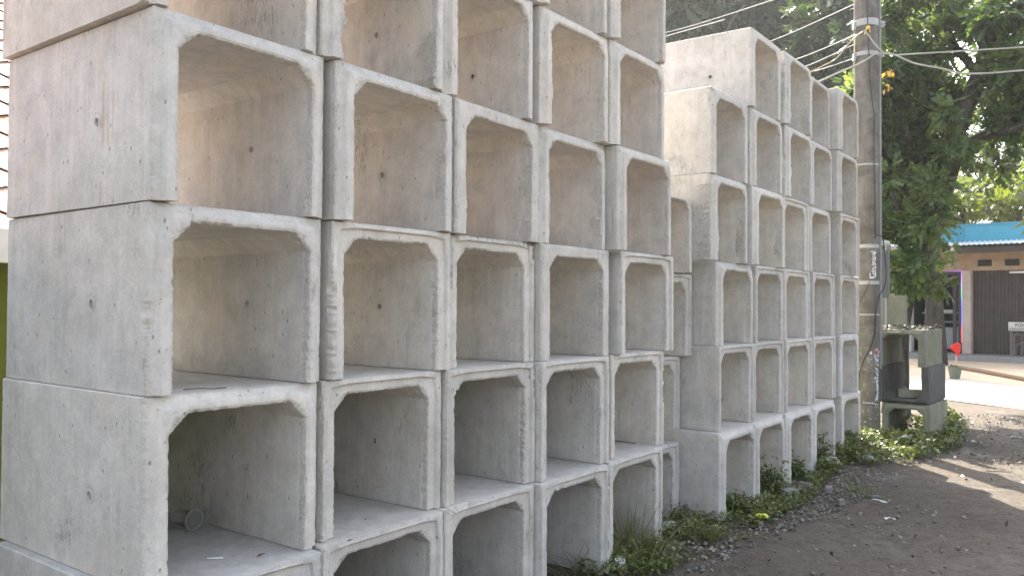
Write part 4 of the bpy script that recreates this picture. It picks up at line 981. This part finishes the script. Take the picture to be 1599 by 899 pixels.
cover('ground_cover', [([(1336, 690), (1380, 672), (1440, 662), (1470, 655), (1512, 676), (1500, 700), (1440, 722), (1385, 735), (1330, 735), (1300, 745), (1283, 722)], .62), ([(1270, 700), (1300, 690), (1345, 690), (1330, 725), (1290, 748), (1262, 735)], .24), ([(1440, 640), (1475, 640), (1500, 668), (1460, 672)], .14)], 9000, .16, .055, WEED, '')
cover('creeping_weeds', [([(1010, 842), (1060, 800), (1125, 812), (1185, 760), (1235, 742), (1300, 745), (1260, 790), (1180, 825), (1100, 862), (1040, 899), (940, 905), (900, 895)], 1.0)], 8500, .075, .034, WEED, '')
def tuft(px, py, n, h, spread, label, seed, mat=GRASS, group='weeds along the foot of the stacks'):
    rg = np.random.RandomState(seed); b = gnd(px, py); root = empty('grass_tuft', b); tag(root, label, 'grass tuft', group)
    P = np.c_[rg.normal(0, spread, (n, 2)), np.zeros(n)]
    d = np.c_[P[:, :2] / (spread * 2) , np.full(n, 1.1)] + rg.normal(0, .25, (n, 3)); d /= np.linalg.norm(d, axis=1)[:, None]
    ln = h * rg.uniform(.4, 1.2, n); V = []; Fq = []
    for k in range(n):
        s = np.cross(d[k], rg.normal(0, 1, 3)); s /= np.linalg.norm(s); w = .0032 * rg.uniform(.7, 1.5); bend = np.array([d[k][0], d[k][1], -.55]) * ln[k] * rg.uniform(.1, .6)
        prev = []
        for a in range(5):
            f = a / 4; c = P[k] + d[k] * ln[k] * f + bend * f * f; ww = w * (1 - f * .85); V += [c - s * ww, c + s * ww]
            if a: m_ = len(V); Fq.append([m_ - 4, m_ - 3, m_ - 1, m_ - 2])
    me = np_mesh('blades', np.array(V), np.array(Fq), 4); t_ = me.attributes.new('tone', 'FLOAT', 'FACE'); t_.data.foreach_set('value', np.repeat(rg.uniform(0, 1, n), 4).astype(np.float32))
    link('blades', me, mat, root)
tuft(985, 858, 190, .42, .09, 'long-bladed grass tuft against the last near culvert', 61)
tuft(940, 882, 120, .30, .08, 'low grass tuft at the foot of the fourth near culvert', 62)
tuft(1105, 842, 80, .26, .07, 'short grass tuft left of the far stack corner', 63)
tuft(1012, 884, 90, .22, .09, 'sparse grass tuft beside the crumpled paper cup', 64)
tuft(900, 893, 80, .20, .09, 'small grass tuft inside the fourth near culvert mouth', 66)
tuft(1345, 770, 70, .18, .10, 'thin yellowish grass tuft alone on the gravel verge', 65)
def weed(px, py, n, h, r, label, seed, size=.05, mat=WEED):
    rg = np.random.RandomState(seed); b = gnd(px, py); root = empty('leafy_weed', b); tag(root, label, 'weed', 'weeds along the foot of the stacks')
    st = MB(); P = []; D = []
    for k in range(max(5, n // 22)):
        a = rg.uniform(0, 6.28); rr = r * rg.uniform(.1, .8); tip = Vector((rr * math.cos(a), rr * math.sin(a), h * rg.uniform(.45, 1.05))); bs = tip * .15; bs.z = 0
        pts = [bs, bs.lerp(tip, .5) + Vector((0, 0, h * .08)), tip]; st.tube(smooth_path(pts, 3), .003, 4)
        for q in range(max(4, int(n / max(5, n // 22)))):
            f = rg.uniform(.2, 1.05); c = bs.lerp(tip, f); P.append([c.x + rg.normal(0, .035), c.y + rg.normal(0, .035), max(.01, c.z + rg.normal(0, .03))]); D.append([math.cos(a), math.sin(a), .1])
    st.build('stem', mat, root)
    P = np.array(P); tn = np.clip(P[:, 2] / h * .6 + rg.uniform(-.1, .4, len(P)), 0, 1)
    scatter('leaves', LEAF1, P, np.array(D), size, rg, mat, root, droop=.1, tones=tn)
weed(1050, 790, 300, 0.33, .17, 'dark leafy weed in front of the set-back column', 71)
weed(1080, 838, 160, 0.13, .20, 'low spreading weed near the grey plastic bag', 72, .035)
weed(1150, 800, 260, 0.17, .17, 'pale leafy weed at the first far culvert mouth', 73, .045)
weed(1205, 770, 320, 0.26, .17, 'tall leafy weed in the mouth of the second far culvert', 74, .045)
weed(1238, 745, 220, 0.22, .13, 'leafy weed against the third far culvert leg', 75, .045)
weed(1283, 722, 260, 0.29, .17, 'dark leafy weed inside the fourth far culvert', 76, .05)
weed(1318, 712, 240, 0.17, .18, 'leafy weed under the last far culvert', 77, .05)
weed(1020, 868, 260, 0.12, .22, 'broad low weed right of the long-bladed grass', 78, .035)
weed(1466, 690, 300, 0.16, .28, 'spreading bush at the right end of the verge', 79, .06)
weed(1400, 700, 240, 0.13, .24, 'leafy clump in front of the mossy lowest culvert', 80, .06)
# grit and stones
def stones(name, polys, n, smin, smax, mat, seed):
    rg = np.random.RandomState(seed); V = []; Fq = []
    ico = np.array([[0, 0, 1], [.9, 0, .4], [.28, .85, .45], [-.72, .53, .4], [-.7, -.5, .45], [.3, -.85, .4], [.72, .5, -.4], [-.28, .85, -.4], [-.9, 0, -.4], [-.28, -.85, -.4], [.7, -.5, -.4], [0, 0, -1]])
    fi = [[0, 1, 2], [0, 2, 3], [0, 3, 4], [0, 4, 5], [0, 5, 1], [1, 6, 2], [2, 7, 3], [3, 8, 4], [4, 9, 5], [5, 10, 1], [6, 7, 2], [7, 8, 3], [8, 9, 4], [9, 10, 5], [10, 6, 1], [11, 7, 6], [11, 8, 7], [11, 9, 8], [11, 10, 9], [11, 6, 10]]
    for poly, w in polys:
        q = poly_pts(rg, gp(poly), int(n * w))
        for p in q:
            s = smin + (smax - smin) * rg.uniform() ** 4; v = ico * s * (1 + rg.uniform(-.3, .3, (12, 1))) * np.array([1, rg.uniform(.6, 1), rg.uniform(.4, .8)])
            a = rg.uniform(0, 6.28); c_, s_ = math.cos(a), math.sin(a); v = v @ np.array([[c_, s_, 0], [-s_, c_, 0], [0, 0, 1]])
            b_ = len(V); V += (v + np.array([p[0], p[1], s * .2])).tolist(); Fq += [[i + b_ for i in f] for f in fi]
    me = np_mesh(name, np.array(V), np.array(Fq), 3)
    return link(name, me, mat)
STN = flat('stone_grey', (.17, .155, .135), .9, .4, 3, .4)
tag(stones('gravel', [([(1050, 860), (1140, 800), (1240, 740), (1330, 730), (1420, 735), (1330, 790), (1200, 840), (1080, 899)], .62), ([(1100, 899), (1200, 830), (1400, 760), (1599, 760), (1599, 899)], .06), ([(1450, 640), (1599, 650), (1599, 740), (1480, 720)], .18)], 4000, .004, .024, STN, 3), None, None, None, 'stuff')
RUB = flat('rubble_grey', (.20, .195, .18), .9, .3, 9, .5)
def stone(px, py, d, rz, label, seed, mat=None):
    rs = np.random.RandomState(seed); mb = MB(); mb.box((0, 0, d[2] / 2), d, 0, None, min(d) * .12); me = mb.mesh('rubble')
    V = np.array([v.co[:] for v in me.vertices]); V *= 1 + rs.uniform(-.16, .16, V.shape); me.vertices.foreach_set('co', V.astype(np.float32).ravel()); me.update()
    o = link('rubble', me, mat or RUB); o.location = gnd(px, py, .0); o.rotation_euler = (R(rs.uniform(-6, 6)), R(rs.uniform(-6, 6)), rz); tag(o, label, 'rubble', 'broken concrete on the verge')
stone(1233, 775, (.15, .09, .07), .5, 'flat broken concrete lump on the verge before the third far culvert', 1)
stone(1258, 761, (.12, .07, .05), 2.2, 'small grey rubble piece right of the flat lump', 2)
stone(1262, 741, (.22, .10, .05), 2.5, 'long pale rubble slab at the third far culvert foot', 3)
stone(1294, 768, (.09, .06, .05), 1.2, 'pale rubble chip in the middle of the gravel', 4)
stone(1313, 787, (.06, .05, .045), .2, 'lone rubble chip at the lane edge', 5)
stone(1366, 776, (.10, .03, .02), -.3, 'thin white sliver of rubble lying on the lane', 6)
def crumple(name, loc, d, col, label, cat, seed, rough=.6, rz=0.0, freq=9):
    rs = np.random.RandomState(seed); mb = MB(); seg = 14
    mb.lathe([(0, 0), (.35, .02), (.5, .25), (.46, .6), (.3, .9), (0, 1)], seg); me = mb.mesh(name)
    V = np.array([v.co[:] for v in me.vertices]); V += np.stack([vnoise(V * freq * .5, seed + i) for i in range(3)], 1) * .16; V[:, 2] = np.abs(V[:, 2]); V *= np.array(d)
    me.vertices.foreach_set('co', V.astype(np.float32).ravel()); me.update(); shade(me, 25)
    o = link(name, me, flat(name + '_skin', col, rough, .15, 20)); o.location = loc; o.rotation_euler = (0, 0, rz); tag(o, label, cat); return o
# paper cup: white and yellow, crushed
pc = empty('paper_cup', gnd(968, 889, .005)); tag(pc, 'crushed white and yellow paper cup in the weeds by the near stack', 'cup'); pc.rotation_euler = (R(18), R(-10), .4)
mb = MB(); mb.lathe([(.0, .0), (.026, .0), (.030, .035)], 18); mb.build('yellow_band', flat('cup_yellow', (.60, .52, .18), .6), pc)
mb = MB(); mb.lathe([(.0302, .035), (.034, .078), (.033, .08), (.028, .078), (.022, .07), (0, .062)], 18); mb.build('white_rim', flat('cup_white', (.72, .72, .70), .6), pc)
crumple('plastic_bag', gnd(1042, 828, .0), (.20, .14, .07), (.30, .31, .32), 'crumpled grey plastic bag in the gap before the far stack', 'bag', 3)
crumple('wrapper', gnd(1189, 808, .03), (.11, .07, .035), (.58, .60, .06), 'yellow green plastic wrapper among weeds at the first far culvert', 'wrapper', 5, .4)
crumple('paper_scrap', gnd(1299, 724, .06), (.17, .09, .07), (.42, .39, .35), 'white crumpled paper scrap in the weeds at the fourth far culvert', 'paper', 7, .7, .6)
crumple('paper_scrap', gnd(1356, 717, .03), (.13, .09, .05), (.40, .42, .42), 'greyish paper scrap on the verge before the pole', 'paper', 8, .7, .2)
crumple('plastic_bag', gnd(1415, 686, .10), (.16, .09, .05), (.45, .47, .46), 'pale plastic bag half hidden in the clump before the old culverts', 'bag', 9, .5)
def flake(px, py, d, rz, label, col, seed, cat='litter'):
    rs = np.random.RandomState(seed); n = 5; V = []; Fq = []
    for a in range(n):
        for b_ in range(n):
            x, y = (a / 4 - .5) * d[0], (b_ / 4 - .5) * d[1]; V.append((x * (1 + .2 * rs.uniform(-1, 1)), y * (1 + .2 * rs.uniform(-1, 1)), .012 + .012 * rs.uniform() + .01 * math.sin(a * 1.3)))
    for a in range(4):
        for b_ in range(4): i = a * n + b_; Fq.append((i, i + 1, i + n + 1, i + n))
    o = MB().add(V, Fq).build('litter_scrap', flat('scrap_paper', col, .7), None, 40); o.location = gnd(px, py, .012); o.rotation_euler = (0, 0, rz); tag(o, label, cat, 'paper litter on the lane')
flake(1502, 656, (.12, .05), .3, 'white paper scrap above the grassy end of the verge', (.4, .4, .38), 1)
flake(1586, 684, (.14, .05), -.2, 'white paper scrap nearest the right picture edge', (.4, .4, .38), 2)
flake(1525, 691, (.13, .06), .2, 'grey paper scrap right of the green verge', (.42, .42, .40), 3)
flake(1372, 784, (.12, .03), -.3, 'pale strip of paper on the lane below the gravel', (.5, .5, .47), 4)
flake(1390, 812, (.10, .03), .2, 'lowest pale strip of litter on the lane', (.5, .5, .47), 5)
# things inside the near culverts
zfl = H + .003
cupz = 1 * H
c0 = BLOCKS[(1, 1, 0)]
def inside(t, n, z): return wp(t, n, 0) + Vector((0, 0, z))
GL = NT('clear_plastic'); GL.b.inputs['Transmission Weight'].default_value = .93; GL.b.inputs['IOR'].default_value = 1.2; glm = GL.done((.9, .92, .92), .12, None, .5)
cz = H + .049; q0, q1 = gnd(303, 811, cz), gnd(266, 804, cz); cdir = (q0 - q1); cdir.z = 0; cdir.normalize()
cp = empty('plastic_cup', q0 - cdir * .12); cp.rotation_euler = (0, R(90), math.atan2(cdir.y, cdir.x)); tag(cp, 'clear plastic drink cup lying on its side in the near corner culvert', 'cup')
mb = MB(); mb.lathe([(.028, .0), (.042, .115), (.044, .118), (.0415, .115), (.0275, .002), (0, .002)], 32); mb.build('cup_body', glm, cp, 40)
mb = MB(); mb.lathe([(.041, .114), (.0465, .114), (.0475, .118), (.0465, .122), (.041, .121)], 32); mb.build('rim', flat('cup_rim', (.26, .265, .255), .3), cp, 40)
mb = MB(); mb.tube([(-.03, 0, .004), (.03, 0, .0035)], .0035, 8); o = mb.build('paper_stick', flat('white_stick', (.62, .62, .6), .7)); o.location = inside(2.82, -.30, H + .001); o.rotation_euler = (0, 0, R(12)); tag(o, 'short white paper stick on the floor of the near corner culvert', 'stick')
def dry_leaf(loc, rz, label, L=.045):
    V = [(0, 0, .004), (L * .4, L * .16, .010), (L * .45, 0, .005), (L * .4, -L * .16, .011), (L, 0, .012)]
    o = MB().add(V, [(0, 2, 1), (0, 3, 2), (1, 2, 4), (2, 3, 4)]).build('dry_leaf', flat('dry_leaf_brown', (.12, .075, .045), .8)); o.location = loc; o.rotation_euler = (0, 0, rz); tag(o, label, 'leaf', 'dry leaves on culvert floors')
dry_leaf(inside(2.98, -.14, H), .8, 'curled brown leaf near the front lip of the near corner culvert')
dry_leaf(inside(3.52, .03, H), .2, 'dark leaf shred on the lip of the second bottom culvert', .03)
dry_leaf(inside(3.93, -.25, H), 1.2, 'tiny brown leaf on the floor of the second culvert up, second column', .022)
mb = MB(); mb.tube(smooth_path([(0, 0, .004), (.05, .012, .006), (.10, .01, .004), (.15, .025, .005)], 4), .0022, 5); o = mb.build('twig', flat('twig_brown', (.09, .07, .05), .8)); o.location = inside(2.52, -.16, 2 * H + .002); o.rotation_euler = (0, 0, R(20)); tag(o, 'thin dry twig on the floor of the third culvert up at the near corner', 'twig')
# leaf litter on top of the old stack
rg = np.random.RandomState(8); P = []
for q in range(420):
    u, v_ = rg.uniform(.02, .55), rg.uniform(.02, 1.0); b = fr - ud * u + dd * v_; P.append([b.x - ud.x * .05, b.y - ud.y * .05, 3 * OLDH + rg.uniform(.0, .03)])
P = np.array(P); D = rg.normal(0, 1, P.shape); D[:, 2] *= .15
LIT = leaf_mat('leaf_litter', (.035, .030, .022), (.11, .10, .07), .1)
tag(scatter('leaf_litter', LEAF1, P, D, .055, rg, LIT, None, droop=0), None, None, None, 'stuff')
# dry leaves and straw blown over the shaded lane
rg = np.random.RandomState(18); q = np.concatenate([poly_pts(rg, gp([(1450, 645), (1599, 650), (1599, 770), (1400, 735)]), 260), poly_pts(rg, gp([(1040, 899), (1190, 830), (1400, 750), (1599, 760), (1599, 899)]), 110), poly_pts(rg, gp([(950, 890), (1100, 830), (1240, 745), (1330, 735), (1250, 800), (1100, 880)]), 300)])
P = np.c_[q, np.full(len(q), .012)]; D = rg.normal(0, 1, P.shape); D[:, 2] *= .2
tag(scatter('leaf_litter', LEAF1, P, D, .045, rg, leaf_mat('dry_litter', (.05, .038, .026), (.22, .18, .12), .05), None, droop=0), None, None, None, 'stuff')
# seed pods hanging in the tree beside the pole
OCH = leaf_mat('ochre_leaf', (.30, .17, .05), (.48, .30, .09), .3)
for j, (px, py) in enumerate(((1383, 112), (1392, 112), (1388, 134))):
    rg = np.random.RandomState(90 + j); P = np.array(A_(px, py, -.95))[None] + rg.normal(0, .022, (6, 3)); D = rg.normal(0, .4, (6, 3))
    o = scatter('withered_leaf', LEAF1, P, D, .075, rg, OCH, None, droop=1.6)
    tag(o, ['small cluster of ochre withered leaves just right of the pole, left one of the pair', 'small cluster of ochre withered leaves just right of the pole, right one of the pair', 'small cluster of ochre withered leaves hanging lowest beside the pole'][j], 'leaf', 'withered leaves hanging by the pole')
bpy.context.view_layer.update()

# thin haze volume added to lay a back-lit veil over distant things
hm = bpy.data.materials.new('veil_haze'); hm.use_nodes = True; t_ = hm.node_tree; t_.nodes.clear()
ou = t_.nodes.new('ShaderNodeOutputMaterial'); pv = t_.nodes.new('ShaderNodeVolumePrincipled')
pv.inputs['Color'].default_value = (.95, .96, 1, 1); pv.inputs['Density'].default_value = .0006; pv.inputs['Anisotropy'].default_value = .55
t_.links.new(pv.outputs[0], ou.inputs['Volume'])
mb = MB(); mb.box((0, 25, 6.6), (300, 350, 15.2)); tag(mb.build('haze', hm), None, None, None, 'stuff')
